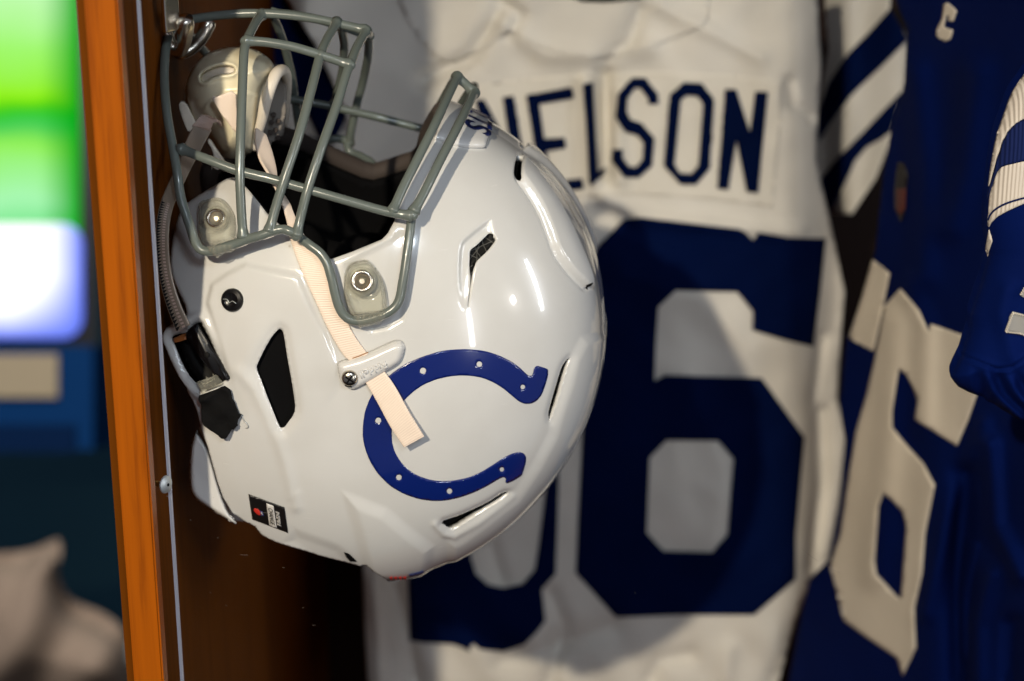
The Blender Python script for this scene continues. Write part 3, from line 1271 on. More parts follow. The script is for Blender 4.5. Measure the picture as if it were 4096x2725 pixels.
# second moulded ledge below the slot
hgt = hgt + .0015 * sstep((dist_line(cv, zA((590, 880), (680, 760), (760, 715), (840, 705), (960, 720))) - 0) / 30) * 0
lw = sdist(cv, zA((560, 960), (620, 830), (680, 765), (790, 715), (900, 705), (1060, 740), (1100, 1300), (700, 1300)))
hgt = hgt + .0022 * sstep(lw / 14 + .3)
o = mesh_obj("cup_shell", PY(cv, YM + .010 - hgt), ct[:, ::-1], M['cup'], cup)
solid(o, .0028)
patch("cup_slot", [tuple(a) for a in np.asarray(CUP_SLOT) * 1.0 + (np.asarray(CUP_SLOT) - np.mean(CUP_SLOT, 0)) * .2], [], 7,
      lambda uv: PY(uv, YM + .016 - .046 * np.sqrt(np.clip(1 - (1 - np.clip(np.maximum(sdist(uv, CUP_OUT), 0) / 120, 0, 1)) ** 2, 0, 1))), M['cuprim'], cup, .001)
# flared soft rim on the open side
rim = [P(*a, YM + b / 1000) for a, b in zip(zA((1015, 1165), (1040, 1060), (1075, 930), (1105, 790), (1140, 680), (1180, 590), (1218, 553), (1250, 560), (1268, 610), (1272, 700),
                                                 (1262, 850), (1255, 980)), (-8, -14, -20, -24, -24, -18, -8, 6, 20, 32, 40, 44))]
rp = np.array(catmull(rim, 8))
mesh_obj("cup_rim", *tube_geo(rp, np.interp(np.linspace(0, 1, len(rp)), [0, .3, .6, 1], [.0024, .0040, .0036, .0024]), 14), M['cuprim'], cup)
patch("cup_lining", zA((1015, 1165), (1060, 1000), (1110, 800), (1170, 640), (1220, 570), (1262, 640), (1266, 860), (1240, 1060), (1150, 1120)), [], 10,
      lambda uv: PY(uv, YM + .022), mat("grey_cup_lining", (.20, .18, .16), .7), cup, .003)
for sx, sy in ((1150, 960), (1180, 1020), (1140, 1040), (1165, 900), (1200, 950), (1200, 1080)):
    c = P(*zA((sx, sy))[0], YM + .0185)
    lathe("lining_stud", [(.0018, 0), (.0016, .0008), (.0005, .0012)], c, (0, -1, 0), M['lip'], cup, 12)
patch("cup_ear", chaikin(zA((418, 830), (440, 795), (480, 820), (540, 930), (560, 985), (500, 1050), (460, 960)), 1), [], 8,
      lambda uv: PY(uv, YM - .012), M['cuprim'], cup, .004)
patch("cup_ear", chaikin(zA((690, 1180), (640, 1110), (660, 1085), (720, 1180), (760, 1240), (800, 1300), (730, 1335), (690, 1320), (665, 1270), (700, 1290)), 1), [], 8,
      lambda uv: PY(uv, YM - .028), M['cuprim'], cup, .003)
# folded webbing end that shows through the cup's side
patch("strap_fold", zA((680, 775), (835, 715), (868, 745), (880, 1045), (858, 1032), (760, 905)), [], 8, lambda uv: PY(uv, YM - .049), M['strap'], cup, .0016)

# ---- second strap: mauve loop off the cup into a clear ribbed sleeve that runs down to the buckle
la = at([(885, 495, -52), (862, 480, -55), (845, 483, -57), (828, 500, -58), (782, 507, -60)][0:0])
ribbon("strap_loop", at([(876, 499, -38), (858, 477, -42), (808, 459, -43), (790, 478, -45), (768, 505, -48)]),
       at([(888, 502, -36), (878, 488, -41), (852, 492, -42), (846, 510, -45), (840, 520, -48)]), M['strap_old'], helmet, .0016)
SL = at([(776, 500, -47), (752, 545, -52), (735, 585, -58), (716, 640, -66), (692, 690, -75), (668, 745, -84), (645, 800, -92), (630, 860, -95), (624, 930, -97), (625, 1000, -98),
         (633, 1080, -99), (648, 1160, -100), (672, 1240, -101), (705, 1325, -102)])
SR = at([(848, 520, -45), (820, 570, -50), (798, 612, -56), (772, 660, -64), (742, 720, -73), (716, 775, -82), (694, 825, -90), (682, 875, -94), (676, 935, -96), (676, 1000, -98),
         (684, 1080, -99), (700, 1150, -100), (726, 1225, -101), (760, 1300, -102)])
slv = ribbon("strap_sleeve", SL, SR, M['tubing'], helmet, .0022)
Lc, Rc = catmull(SL, 6), catmull(SR, 6)
for i in range(12, len(Lc) - 1):
    fr = np.array([0, -.0014, 0])
    mx = lambda j, t: Lc[j] * (1 - t) + Rc[j] * t + fr
    # saw teeth along the edge and pale studs down the middle of the moulding
    mesh_obj("sleeve_tooth", [mx(i, .06), mx(i, .42), mx(i + 1, .10)], [(0, 1, 2)], M['blackmatt'], slv, False)
    j = .35
    a_, b_ = Lc[i] + (Lc[i + 1] - Lc[i]) * .2, Lc[i] + (Lc[i + 1] - Lc[i]) * .75
    c_, d_ = Rc[i] + (Rc[i + 1] - Rc[i]) * .2, Rc[i] + (Rc[i + 1] - Rc[i]) * .75
    q4 = [a_ * .5 + c_ * .5, a_ * .28 + c_ * .72, b_ * .28 + d_ * .72, b_ * .5 + d_ * .5]
    mesh_obj("sleeve_stud", [p_ + fr * 1.1 for p_ in q4], [(0, 1, 2, 3)], M['strap_old'], slv, False)

# ---- black ratchet buckle in its bay
inset("buckle_bay", BUCKLE, .006, M['blackmatt'], 1.05)
bk = patch("ratchet_buckle", chaikin(zF((300, 245), (380, 180), (400, 185), (615, 600), (615, 625), (575, 608), (520, 560), (450, 500), (395, 430), (345, 330)), 1), [], 6,
           surf(.0035), M['black'], helmet, .005)
c = surf(.0038)(zF((475, 420)))[0]
lathe("rivet", [(.0017, -.001), (.0017, .0004), (.0004, .0008)], c, normal([c])[0], M['blackmatt'], bk, 16)
patch("copper_tab", zF((190, 300), (285, 260), (300, 305), (265, 320), (205, 335)), [], 6, surf(.0012), M['copper'], helmet, .0012)
patch("buckle_tongue", zF((392, 632), (535, 580), (572, 655), (424, 716)), [], 6, surf(.0030), M['clear'], helmet, .003)
tail = patch("strap_tail", zF((424, 720), (520, 690), (600, 665), (640, 700), (655, 760), (680, 790), (705, 850), (720, 890), (700, 915), (692, 955), (700, 965), (680, 990),
                              (660, 985), (640, 1030), (622, 1055), (590, 1055), (560, 1030), (500, 995), (455, 955), (438, 925), (430, 850), (432, 790)), [], 6,
             lambda uv: surf(.0055)(uv) + np.outer(.0012 * np.sin(uv[:, 1] / 17.) * np.sin(uv[:, 0] / 23.), [0, -1, 0]), M['pad'], helmet, .0025)
add_bump(M['pad'], noise(M['pad'], coords(M['pad']), 320, 4), .5, .0012)
pts = surf(.001)(zF((722, 900), (740, 940), (770, 975), (772, 995), (755, 1000)))
mesh_obj("loose_thread", *tube_geo(catmull(list(pts), 5), .00025, 6), M['zinc'], helmet)

# ---- rear jaw bumper
JB = chaikin(zH((322, 212), (338, 235), (402, 322), (425, 390), (442, 450), (482, 600), (520, 715), (545, 770), (575, 815), (606, 850), (600, 868), (575, 862), (520, 830), (400, 752),
                (330, 705), (302, 672), (283, 635), (274, 570), (272, 500), (280, 340), (296, 270)), 1)


def jb_fn(uv):
    e = np.maximum(sdist(uv, JB), 0)
    return PY(uv, YM - .090 - .008 * np.sqrt(np.clip(1 - (1 - np.clip(e / 16, 0, 1)) ** 2, 0, 1)))


patch("jaw_bumper", JB, [], 7, jb_fn, M['shell_part'], helmet, .003)

patch("neck_flank", zH((338, 200), (402, 318), (442, 450), (482, 600), (520, 715), (575, 815), (592, 838), (650, 850), (660, 760), (600, 600), (540, 420), (470, 250), (400, 150)), [], 9,
      lambda uv: PY(uv, YM - .070), M['shell_part'], helmet, .004)

# ---- front bumper over the brow, wrapping both sides, with lettering


def dome_tl(theta, l, off):
    """point at in-plane angle theta and sideways distance l (m) from the middle plane"""
    Y = np.clip(l / HW, -.98, .98)
    rho = (1 - np.abs(Y) ** PP) ** (1 / PP)
    X, Z = np.cos(theta) * rho * DA, np.sin(theta) * rho * DB
    p = np.stack([DCX + cP * X - sP * Z, YM + l, DCZ + sP * X + cP * Z], 1)
    n = normal(p)
    return p + n * off, n


def theta_of(uv):
    d = to_disk(hit([uv]))[0]
    return math.atan2(d[1], d[0]), hit([uv])[0][1] - YM


BUMP = zB((1062, 1040), (1085, 960), (1120, 895), (1490, 885), (1524, 935), (1520, 1005), (1480, 1100), (1440, 1148), (1380, 1152), (1290, 1130), (1190, 1095))
th0, l0 = theta_of(zB((1062, 1040))[0])
th1, l1 = theta_of(zB((1462, 1100))[0])
sg = 1 if th1 > th0 else -1
nt, nl = 26, 40
lw_ = .046


def bump_grid(off):
    V, T, = [], []
    ths = np.linspace(th0, th1 + (th1 - th0) * .02, nt)
    for i, t in enumerate(ths):
        f = i / (nt - 1)
        half = lw_ * (1 - .25 * f ** 3) if True else lw_
        for j in range(nl):
            l = -half + 2 * half * j / (nl - 1)
            e = min(min(i, nt - 1 - i) / 3.2, min(j, nl - 1 - j) / 3.2, 1)
            o = off * math.sqrt(max(0, 1 - (1 - e) ** 2)) + .0012
            V.append(dome_tl(np.array([t]), np.array([l]), o)[0][0])
    for i in range(nt - 1):
        for j in range(nl - 1):
            T.append((i * nl + j, i * nl + j + 1, (i + 1) * nl + j + 1, (i + 1) * nl + j))
    return V, T


print("bumper", th0, l0, th1, l1)
Vb, Tb = bump_grid(.0026)
bump = mesh_obj("front_bumper", Vb, Tb, M['shell_part'], helmet)
bm = bmesh.new()
bm.from_mesh(bump.data)
bmesh.ops.recalc_face_normals(bm, faces=bm.faces)
if sum((f.normal @ (f.calc_center_median() - Vector((DCX, YM, DCZ)))) for f in bm.faces) < 0:
    bmesh.ops.reverse_faces(bm, faces=bm.faces)
bm.to_mesh(bump.data)
bm.free()
solid(bump, .004)


def f_bump(co):
    t = th0 + (th1 - th0) * .72 + sg * co[:, 1] / .165
    p, n = dome_tl(t, -co[:, 0] + .014, .0042)
    return p, n


# reading direction runs towards the near side, letters upright towards the crown
text_mesh("COLTS", .025, f_bump, M['navytext'], "brow_lettering", bump, .0006, .0002, sx=1.05)


# ---- stickers
def quad_fn(q):
    q = [np.array(a, float) for a in q]

    def fn(co):
        s, t = co[:, :1], co[:, 1:]
        return (q[0] * (1 - s) + q[1] * s) * (1 - t) + (q[3] * (1 - s) + q[2] * s) * t
    return fn


SQ = zQ((275, 195), (1400, 612), (1515, 1410), (395, 985))
stick = patch("black_sticker", SQ, [], 9, surf(.0007), M['stk_black'], helmet, .0003)
sq = quad_fn(SQ)
WQ = zQ((838, 468), (1062, 556), (1168, 1255), (935, 1165))
patch("white_panel", WQ, [], 8, surf(.0011), M['stk_white'], stick, .0002)
wq = quad_fn(WQ)


def tq(fnq, off):
    def fn(co):
        # text runs down the strip: text x -> along t, text y -> across towards +s
        uv = fnq(np.stack([.5 + co[:, 1], .5 + co[:, 0]], 1))
        p = surf(off)(uv)
        return p, normal(p)
    return fn


def word(body, size, fnq, off, m_, name, wid):
    o = text_mesh(body, size, tq(fnq, off), m_, name, stick, .004, .0001, sx=wid)
    return o


word("CHANGE", .86, wq, .0015, M['stk_black'], "sticker_word", .205)
IQ = zQ((1075, 580), (1255, 650), (1340, 1300), (1175, 1250))
word("INSPIRE", .98, quad_fn(IQ), .0013, M['stk_white'], "sticker_word", .215)
patch("red_emblem", chaikin(zQ((440, 640), (520, 625), (625, 690), (665, 790), (660, 850), (600, 845), (510, 780), (450, 710)), 1), [], 4, surf(.0011), M['stk_red'], stick, .0002)
patch("blue_emblem", zQ((640, 700), (720, 730), (775, 860), (700, 870), (665, 850)), [], 4, surf(.0011), M['stk_blue'], stick, .0002)
patch("white_star", zQ((672, 745), (705, 760), (740, 825), (700, 810)), [], 4, surf(.0014), M['stk_white'], stick, .0002)
for k in range(4):
    a = 1556 + k * 18
    patch("red_stripe", [(a, 2296), (a + 10, 2293), (a + 14, 2306), (a + 4, 2309)], [], 4, surf(.0006), M['stk_red'], helmet, .0002)
patch("dark_stripe", [(1632, 2283), (1690, 2270), (1692, 2279), (1636, 2293)], [], 4, surf(.0006), M['stk_blue'], helmet, .0002)

# pads inside the helmet
for u, v, l, r in ((1300, 900, 20, .030), (1480, 860, 30, .028), (1150, 800, 10, .026), (1600, 800, 45, .026)):
    bm = bmesh.new()
    bmesh.ops.create_uvsphere(bm, u_segments=20, v_segments=12, radius=1)
    c = P(u, v + 200, YM + l / 1000)
    for w in bm.verts:
        w.co = Vector((c[0] + w.co.x * r, c[1] + w.co.y * r * .6, c[2] + w.co.z * r * .8))
    bm_obj("inner_pad", bm, M['liner'], helmet)

# ------------------------------------------------------------------ display cabinet
YTR = 1.062
XT = P(562, 1364, YTR)[0]
XTL = P(435, 1364, YTR)[0]
YTB = XT / ((583 - 2048) / F) * ca
XW = XT - .0075
cab = empty("display_cabinet", (XW, 1.35, -1.0), "open cherry wood display cabinet standing around the hanging helmet and jerseys", "cabinet")
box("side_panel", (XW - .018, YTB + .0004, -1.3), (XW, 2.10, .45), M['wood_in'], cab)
box("edge_trim", (XTL, YTR, -1.3), (XT, YTB, .45), M['wood'], cab, .0012)
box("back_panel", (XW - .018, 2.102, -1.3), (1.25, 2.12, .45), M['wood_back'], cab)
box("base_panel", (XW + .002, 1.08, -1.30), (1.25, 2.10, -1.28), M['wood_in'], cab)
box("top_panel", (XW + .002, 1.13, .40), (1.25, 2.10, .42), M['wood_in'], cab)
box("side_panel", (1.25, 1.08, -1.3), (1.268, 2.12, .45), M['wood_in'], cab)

# acrylic front sheet
YA = 1.1080
XE = P(634, 1364, YA)[0]
sheet = empty("acrylic_sheet", (XE, YA, -1.0), "clear acrylic front sheet with pale frosted edge screwed beside the orange wood trim", "acrylic sheet")
box("sheet_face", (XE + .0016, YA, -1.25), (1.24, YA + .004, .40), M['acrylic'], sheet)
box("sheet_edge", (XE, YA - .0004, -1.25), (XE + .0015, YA + .0044, .40), M['acrylic_edge'], sheet)
for k in range(26):
    # scuffs round the screw hole
    a = rng.uniform(-1.2, 1.5)
    rr = rng.uniform(.0035, .0056)
    c0 = P(668, 1948, YA - .0008) + np.array([.0, 0, -.001])
    pts = [c0 + np.array([math.cos(a + t) * rr * .55, 0, -math.sin(a + t) * rr]) for t in (0, .16, .3)]
    mesh_obj("scuff", *tube_geo(pts, .00011, 5), M['acrylic_edge'], sheet)
for u, v, du, dv in ((1050, 2050, 22, 2), (962, 2220, 30, 1), (870, 2150, 3, 5), (1130, 2270, 8, 1), (1470, 2380, 8, 6), (760, 2080, 5, 3), (900, 2420, 8, 5), (1210, 2430, 4, 3),
                     (840, 2370, 4, 2), (1250, 2500, 12, 2), (690, 1880, 4, 6), (700, 1866, 3, 3), (3210, 2195, 60, 48), (3290, 2255, 70, 36), (2540, 2370, 3, 4), (850, 1990, 5, 1)):
    mesh_obj("scuff", *tube_geo([P(u, v, YA - .0006), P(u + du * .5, v + dv * .6, YA - .0006), P(u + du, v + dv, YA - .0006)], .00006, 5), M['dust'], sheet)

# screw that holds the sheet
sp_ = P(662, 1938, YA - .006)
screw = empty("retaining_screw", sp_, "small zinc screw head on a brass thread holding the acrylic edge to the trim", "screw")
axis = np.array([.86, -.50, .08])
axis /= np.linalg.norm(axis)
lathe("screw_head", [(.0012, -.0012), (.0050, -.0006), (.0056, 0), (.0053, .0007), (.0036, .0017), (.0016, .0021), (.0002, .0021)], sp_, axis, M['zinc'], screw)
Vt, Tt = tube_geo([sp_ + np.array([-.0068, .0015, -.0002]), sp_ - axis * .0008], .0013, 12)
mesh_obj("screw_shank", Vt, Tt, M['brass'], screw)
for k in range(5):
    t = k / 5
    c = (sp_ + np.array([-.0068, .0015, -.0002])) * (1 - t) + (sp_ - axis * .0008) * t
    lathe("thread", [(.0012, -.0004), (.0019, 0), (.0012, .0004)], c, axis, M['brass'], screw, 16)
lathe("screw_recess", [(.0011, .0018), (.0011, .00215), (.0003, .00218)], sp_, axis, M['hole'], screw, 6)

# ------------------------------------------------------------------ steel hook
hk = empty("coat_hook", P(640, 60, YM - .02), "bright steel double prong hook on the cabinet side carrying the helmet cage", "hook")
Lh = [P(*a, YM + l / 1000) for a, l in zip(zA((285, -150), (292, 0), (300, 130), (310, 260)), (-55, -52, -50, -48))]
Rh = [p + np.array([.007, .012, 0]) for p in Lh]
ribbon("hook_plate", Lh, Rh, M['metal'], hk, .003)
pr = [P(*a, YM + l / 1000) for a, l in zip(zA((300, 120), (340, 300), (380, 380), (430, 400), (460, 350), (470, 250), (468, 170), (462, 150)), (-20, -18, -18, -20, -26, -34, -38, -39))]
pp = np.array(catmull(pr, 8))
mesh_obj("hook_prong", *tube_geo(pp, np.interp(np.linspace(0, 1, len(pp)), [0, .5, .8, 1], [.0036, .0038, .0058, .0056]), 18), M['metal'], hk)
pr = [P(*a, YM + l / 1000) for a, l in zip(zA((300, 200), (420, 420), (500, 400), (560, 350), (610, 280), (640, 210), (655, 170)), (20, 22, 24, 26, 28, 30, 32))]
pp = np.array(catmull(pr, 8))
mesh_obj("hook_prong", *tube_geo(pp, np.interp(np.linspace(0, 1, len(pp)), [0, .5, .9, 1], [.0036, .0040, .0052, .005]), 18), M['metal'], hk)

# ------------------------------------------------------------------ white jersey
YJ = 1.76
# folds: (px line, height in mm towards the viewer, width in px)
FOLDS = [([(1990, 60), (1880, 230), (1700, 320)], -13, 45), ([(2010, 100), (2180, 215), (2400, 235), (2600, 190)], 8, 60),
         ([(2560, 40), (2520, 170), (2420, 240)], -9, 40), ([(2650, 30), (2850, 130), (3040, 230)], 7, 50), ([(2000, 0), (2080, 60), (2040, 140)], -9, 35),
         ([(2420, 300), (2425, 560), (2420, 700)], -14, 34), ([(2340, 330), (2360, 560), (2380, 720)], 10, 45), ([(2480, 380), (2470, 560), (2480, 720)], 9, 45),
         ([(3160, 330), (3170, 420), (3240, 470)], -8, 30), ([(3280, 1650), (3290, 1950), (3250, 2270)], -16, 34), ([(3330, 1400), (3350, 1800), (3300, 2200)], 4, 40),
         ([(3290, 1350), (3260, 1600)], -9, 26), ([(2420, 800), (2620, 880), (3200, 930)], 7, 34), ([(1560, 2280), (1640, 2600), (1660, 2725)], -12, 40),
         ([(1500, 2300), (1520, 2725)], 9, 34), ([(2000, 2650), (2300, 2560), (2450, 2510)], -8, 60), ([(2200, 2725), (2250, 2500), (2200, 2380)], -10, 50),
         ([(3100, 2725), (3180, 2500), (3260, 2330)], -10, 44), ([(2600, 2725), (2640, 2640), (2760, 2620)], -7, 40), ([(2900, 2725), (2920, 2600)], 6, 50),
         ([(1950, 2150), (1980, 2260), (2000, 2320)], -8, 40), ([(2750, 1500), (2900, 1900), (2860, 2200)], 8, 120), ([(2500, 1100), (2800, 1200), (3000, 1400)], 6, 110)]


def yj(uv):
    uv = np.asarray(uv, float)
    y = np.full(len(uv), YJ)
    for ln, h, w in FOLDS:
        d = dist_line(uv, ln)
        y -= 1.15 * h / 1000 * np.exp(-(d / (w * .8)) ** 1.5)
    y += .004 * np.sin(uv[:, 0] / 190. + uv[:, 1] / 400.) + .003 * np.sin(uv[:, 1] / 150. - uv[:, 0] / 310.)
    # soft drag lines running down from the shoulders, and fine rumples
    y += .0024 * np.sin((uv[:, 0] * .9 + uv[:, 1] * .35) / 62. + 1.6 * np.sin(uv[:, 1] / 260.)) * sstep((900 - uv[:, 1]) / 700)
    y += .0016 * np.sin((uv[:, 0] - uv[:, 1] * .4) / 38. + 2 * np.sin(uv[:, 1] / 170.)) * sstep((uv[:, 1] - 2250) / 300)
    y += .0011 * np.sin(uv[:, 0] / 47. + 1.9 * np.sin(uv[:, 1] / 90.)) * np.sin(uv[:, 1] / 71. + 1.3 * np.sin(uv[:, 0] / 120.))
    # sides roll back
    y += .055 * sstep((uv[:, 0] - 3060) / 300) ** 2 + .04 * sstep((1240 - uv[:, 0]) / 160)
    return y


def on_jersey(off):
    return lambda uv: PY(uv, yj(uv) - off)


def pillow(name, outline, step, yfun, depth, mat_, parent, reach=120):
    """a garment panel: front sheet, and a back sheet that meets it at the outline"""
    V2, T = cdt(outline, [], step)
    ol = resample(outline, step)
    e = np.maximum(sdist(V2, ol), 0)
    e[dist_line(V2, ol, True) < 1e-3] = 0
    yf = yfun(V2)
    f = PY(V2, yf)
    b = f.copy()
    b[:, 1] += depth * np.sqrt(np.clip(e / reach, 0, 1))
    n = len(f)
    V = np.concatenate([f, b])
    TT = np.concatenate([T[:, ::-1], T + n])
    bm = bmesh.new()
    vs = [bm.verts.new(v) for v in V]
    for t in TT:
        try:
            bm.faces.new([vs[i] for i in t])
        except ValueError:
            pass
    bmesh.ops.remove_doubles(bm, verts=bm.verts, dist=1e-6)
    return bm_obj(name, bm, mat_, parent)


wj = empty("white_jersey", P(2300, 1500, YJ), "cream white jersey with dark navy name and number hanging behind the helmet", "jersey")
WB = zR((890, -150), (905, 200), (920, 400), (905, 650), (885, 1000), (925, 1180), (960, 1330)) + zS((925, 130), (960, 300), (950, 420), (935, 650), (965, 760), (940, 1000), (905, 1195),
     (850, 1240), (800, 1370), (745, 1568), (700, 1720)) + zU((1015, 1250), (1010, 1080), (1000, 900), (990, 700), (985, 450)) + [(1440, 1700), (1400, 1100), (1400, 620), (1384, 459), (1328, 326), (1262, 180), (1144, 0), (1080, -120)]
pillow("jersey_body", WB, 17, yj, .05, M['white_cloth'], wj)
# collar yoke: a second layer with its own edge
YK = zN((-200, -120), (-150, 60), (0, 300), (150, 420), (330, 330), (500, 215), (560, 205), (700, 290), (900, 350), (1080, 372), (1250, 345), (1450, 285), (1700, 190), (1780, 150), (1790, -120))
patch("yoke", chaikin(YK, 1), [], 15, on_jersey(.002), M['white_cloth'], wj, .0012)


# sleeves
def y_sl(uv):
    uv = np.asarray(uv, float)
    return YJ + .15 + .05 * sstep((3420 - uv[:, 0]) / 160) - .03 * sstep((uv[:, 0] - 3420) / 200) + .004 * np.sin(uv[:, 0] / 60 + uv[:, 1] / 90)


SR_ = zR((930, -150), (1360, -150), (1345, 60), (1462, 240), (1440, 560), (1370, 830), (1260, 1120), (1110, 1345), (1000, 1340), (900, 1180), (880, 960), (905, 640), (960, 330))
pillow("sleeve", SR_, 15, y_sl, .05, M['white_cloth'], wj, 60)
for nm, pl in (("stripe", zR((1345, 60), (1462, 245), (1450, 262), (1280, 430), (1100, 602), (980, 760), (872, 932), (850, 850), (905, 690), (962, 520), (1080, 340), (1210, 210))),
               ("stripe", zR((1436, 560), (1350, 830), (1280, 880), (1200, 925), (1130, 1010), (1088, 1100), (975, 1335), (900, 1180), (885, 1150), (920, 1118), (1030, 980), (1150, 862), (1290, 710)))):
    patch("sleeve_stripe", pl, [], 15, lambda uv: PY(uv, y_sl(uv) - .0018), M['navy_twill'], wj, .001)


def y_sl2(uv):
    uv = np.asarray(uv, float)
    return YJ + .03 + .02 * np.sin(uv[:, 0] / 80)


SL_ = zA((1000, -200), (840, 340), (800, 460), (900, 700)) + [(1000, 600), (1180, 760), (1560, 760), (1640, 560), (1440, 300), (1330, 0), (1300, -100)]
pillow("sleeve", SL_, 16, y_sl2, .04, M['white_cloth'], wj, 60)
patch("sleeve_stripe", zA((1090, 30), (1120, -100), (1240, -100), (1262, 0), (1400, 200)) + zB((120, 350), (250, 640), (360, 900), (330, 1000), (250, 1150), (150, 1100), (60, 900), (-150, 600)) + zA((1040, 200)), [], 14,
      lambda uv: PY(uv, y_sl2(uv) - .0022), M['navy_twill'], wj, .001)
patch("sleeve_stripe", zB((60, 1060), (180, 1120), (330, 1270), (500, 1330), (600, 1390), (760, 1370), (740, 1460), (500, 1480), (200, 1300), (60, 1200)), [], 14,
      lambda uv: PY(uv, y_sl2(uv) - .0022), M['navy_twill'], wj, .001)

# name plate, letters, numbers
NP = [(1890, 345), (2040, 322), (2200, 305), (2400, 296), (2620, 285), (2900, 300), (3130, 325), (3118, 560), (3090, 830), (2850, 800), (2560, 780), (2330, 790), (2100, 830), (1980, 640)]
patch("name_plate", NP, [], 14, on_jersey(.0005), M['plate_cloth'], wj, .0004)
LET = [zN((320, 630), (372, 625), (535, 930), (488, 612), (556, 600), (650, 1150), (590, 1160), (420, 800), (470, 1180), (405, 1185)),
       zN((635, 600), (920, 548), (935, 617), (718, 655), (748, 872), (876, 864), (884, 930), (762, 950), (800, 1140), (985, 1120), (995, 1185), (735, 1225)),
       zN((990, 530), (1055, 520), (1075, 900), (1088, 1085), (1130, 1048), (1132, 1088), (1042, 1165), (1028, 1150), (1010, 800)),
       zN((1210, 590), (1300, 490), (1380, 490), (1462, 590), (1466, 655), (1400, 655), (1400, 620), (1350, 555), (1315, 555), (1270, 620), (1265, 700), (1290, 750), (1360, 775),
          (1440, 870), (1425, 1040), (1340, 1117), (1250, 1112), (1168, 1010), (1175, 938), (1240, 938), (1240, 990), (1280, 1045), (1325, 1050), (1365, 1000), (1370, 900),
          (1330, 850), (1260, 830), (1193, 740)),
       zN((1535, 600), (1625, 520), (1740, 525), (1815, 630), (1785, 1060), (1700, 1160), (1600, 1157), (1498, 1040)),
       zR((315, 560), (385, 565), (470, 830), (503, 575), (583, 580), (520, 1212), (450, 1206), (385, 880), (335, 1192), (266, 1185))]
LH = [[], [], [], [], [zN((1605, 630), (1640, 600), (1710, 605), (1745, 655), (1715, 1040), (1670, 1092), (1600, 1087), (1565, 1030))], []]
for a, b in zip(LET, LH):
    patch("letter", a, b, 11, on_jersey(.0036), M['navy_letter'], wj, .001)
SIX = zS((240, 65), (300, 60), (450, 78), (620, 98), (642, 112), (662, 132), (680, 108), (780, 125), (898, 125), (880, 300), (858, 478), (760, 455), (660, 425), (662, 365), (610, 300), (410, 295),
         (352, 350), (345, 470), (340, 592), (375, 572), (690, 582), (828, 772), (800, 1090), (800, 1235), (665, 1352), (430, 1352), (215, 1360), (85, 1215), (95, 1000), (105, 800), (120, 400), (150, 160))
SIXH = zS((325, 840), (380, 783), (550, 785), (600, 845), (580, 1090), (530, 1150), (370, 1145), (315, 1085))
patch("number", SIX, [SIXH], 15, on_jersey(.003), M['navy_twill'], wj, .001)
FIVE = zU((1222, 380), (1545, 330), (1548, 430), (1575, 520), (1640, 575), (1720, 592), (1820, 575), (1885, 500), (1905, 380), (1945, 60), (1930, -180), (1860, -240), (1560, -240), (1500, -190),
          (1240, -190), (1260, -1150), (2000, -1150), (1990, -870), (1560, -870), (1545, -560), (1640, -620), (1900, -620), (2030, -480), (2012, -60), (2005, 200), (1995, 520), (1922, 600), (1940, 765),
          (1900, 820), (1830, 890), (1720, 927), (1600, 915), (1562, 884), (1548, 900), (1540, 927), (1505, 905), (1450, 887), (1300, 880), (1230, 868), (1222, 600))
patch("number", FIVE, [], 15, on_jersey(.003), M['navy_twill'], wj, .001)
# dark collar band at the very top
patch("collar_band", [(2230, -120), (2260, -20), (2330, 8), (2440, 10), (2560, -2), (2620, -60), (2640, -140)], [], 15, on_jersey(.004), M['badge_dark'], wj, .001)

# ------------------------------------------------------------------ blue jersey, hanging side-on at the right
bj = empty("blue_jersey", P(3800, 1500, 1.4), "royal blue jersey with white number hanging side on at the right", "jersey")


def yb(uv):
    uv = np.asarray(uv, float)
    y = 1.60 - .00040 * (uv[:, 0] - 3500)
    y += .010 * np.sin(uv[:, 0] / 70. + uv[:, 1] / 900.) * sstep((uv[:, 1] - 1500) / 500) * sstep((uv[:, 0] - 3600) / 200)
    for ln, h, w in (([(3660, 300), (3700, 700), (3690, 1100)], 6, 60), ([(3900, 300), (3860, 700), (3800, 900)], 7, 70), ([(3960, 1780), (3980, 2100), (4080, 2300)], 10, 40),
                     ([(3860, 1900), (3840, 2300), (3850, 2725)], -14, 45), ([(3960, 2300), (3900, 2500), (3900, 2725)], 10, 45), ([(4050, 2500), (4040, 2725)], -10, 40),
                     ([(3930, 1700), (3800, 2050), (3700, 2450)], 6, 40), ([(3580, 1300), (3560, 1700), (3500, 2300)], 5, 60), ([(3630, 1150), (3700, 1300), (3690, 1700)], 5, 50)):
        y -= 2.4 * h / 1000 * np.exp(-(dist_line(uv, ln) / w) ** 2)
    return y


BB = zR((1300, -150), (1385, 0), (1462, 200), (1440, 560), (1360, 830), (1310, 1100), (1285, 1320), (1260, 1560)) + zT((250, 140), (235, 240), (185, 380), (150, 470), (130, 680), (148, 790), (130, 1000),
     (95, 1190), (30, 1255), (0, 1380), (-60, 1700)) + [(4260, 2900), (4260, -120)]
pillow("jersey_body", BB, 17, yb, .05, M['blue_cloth'], bj)


def on_blue(off):
    return lambda uv: PY(uv, yb(uv) - off)


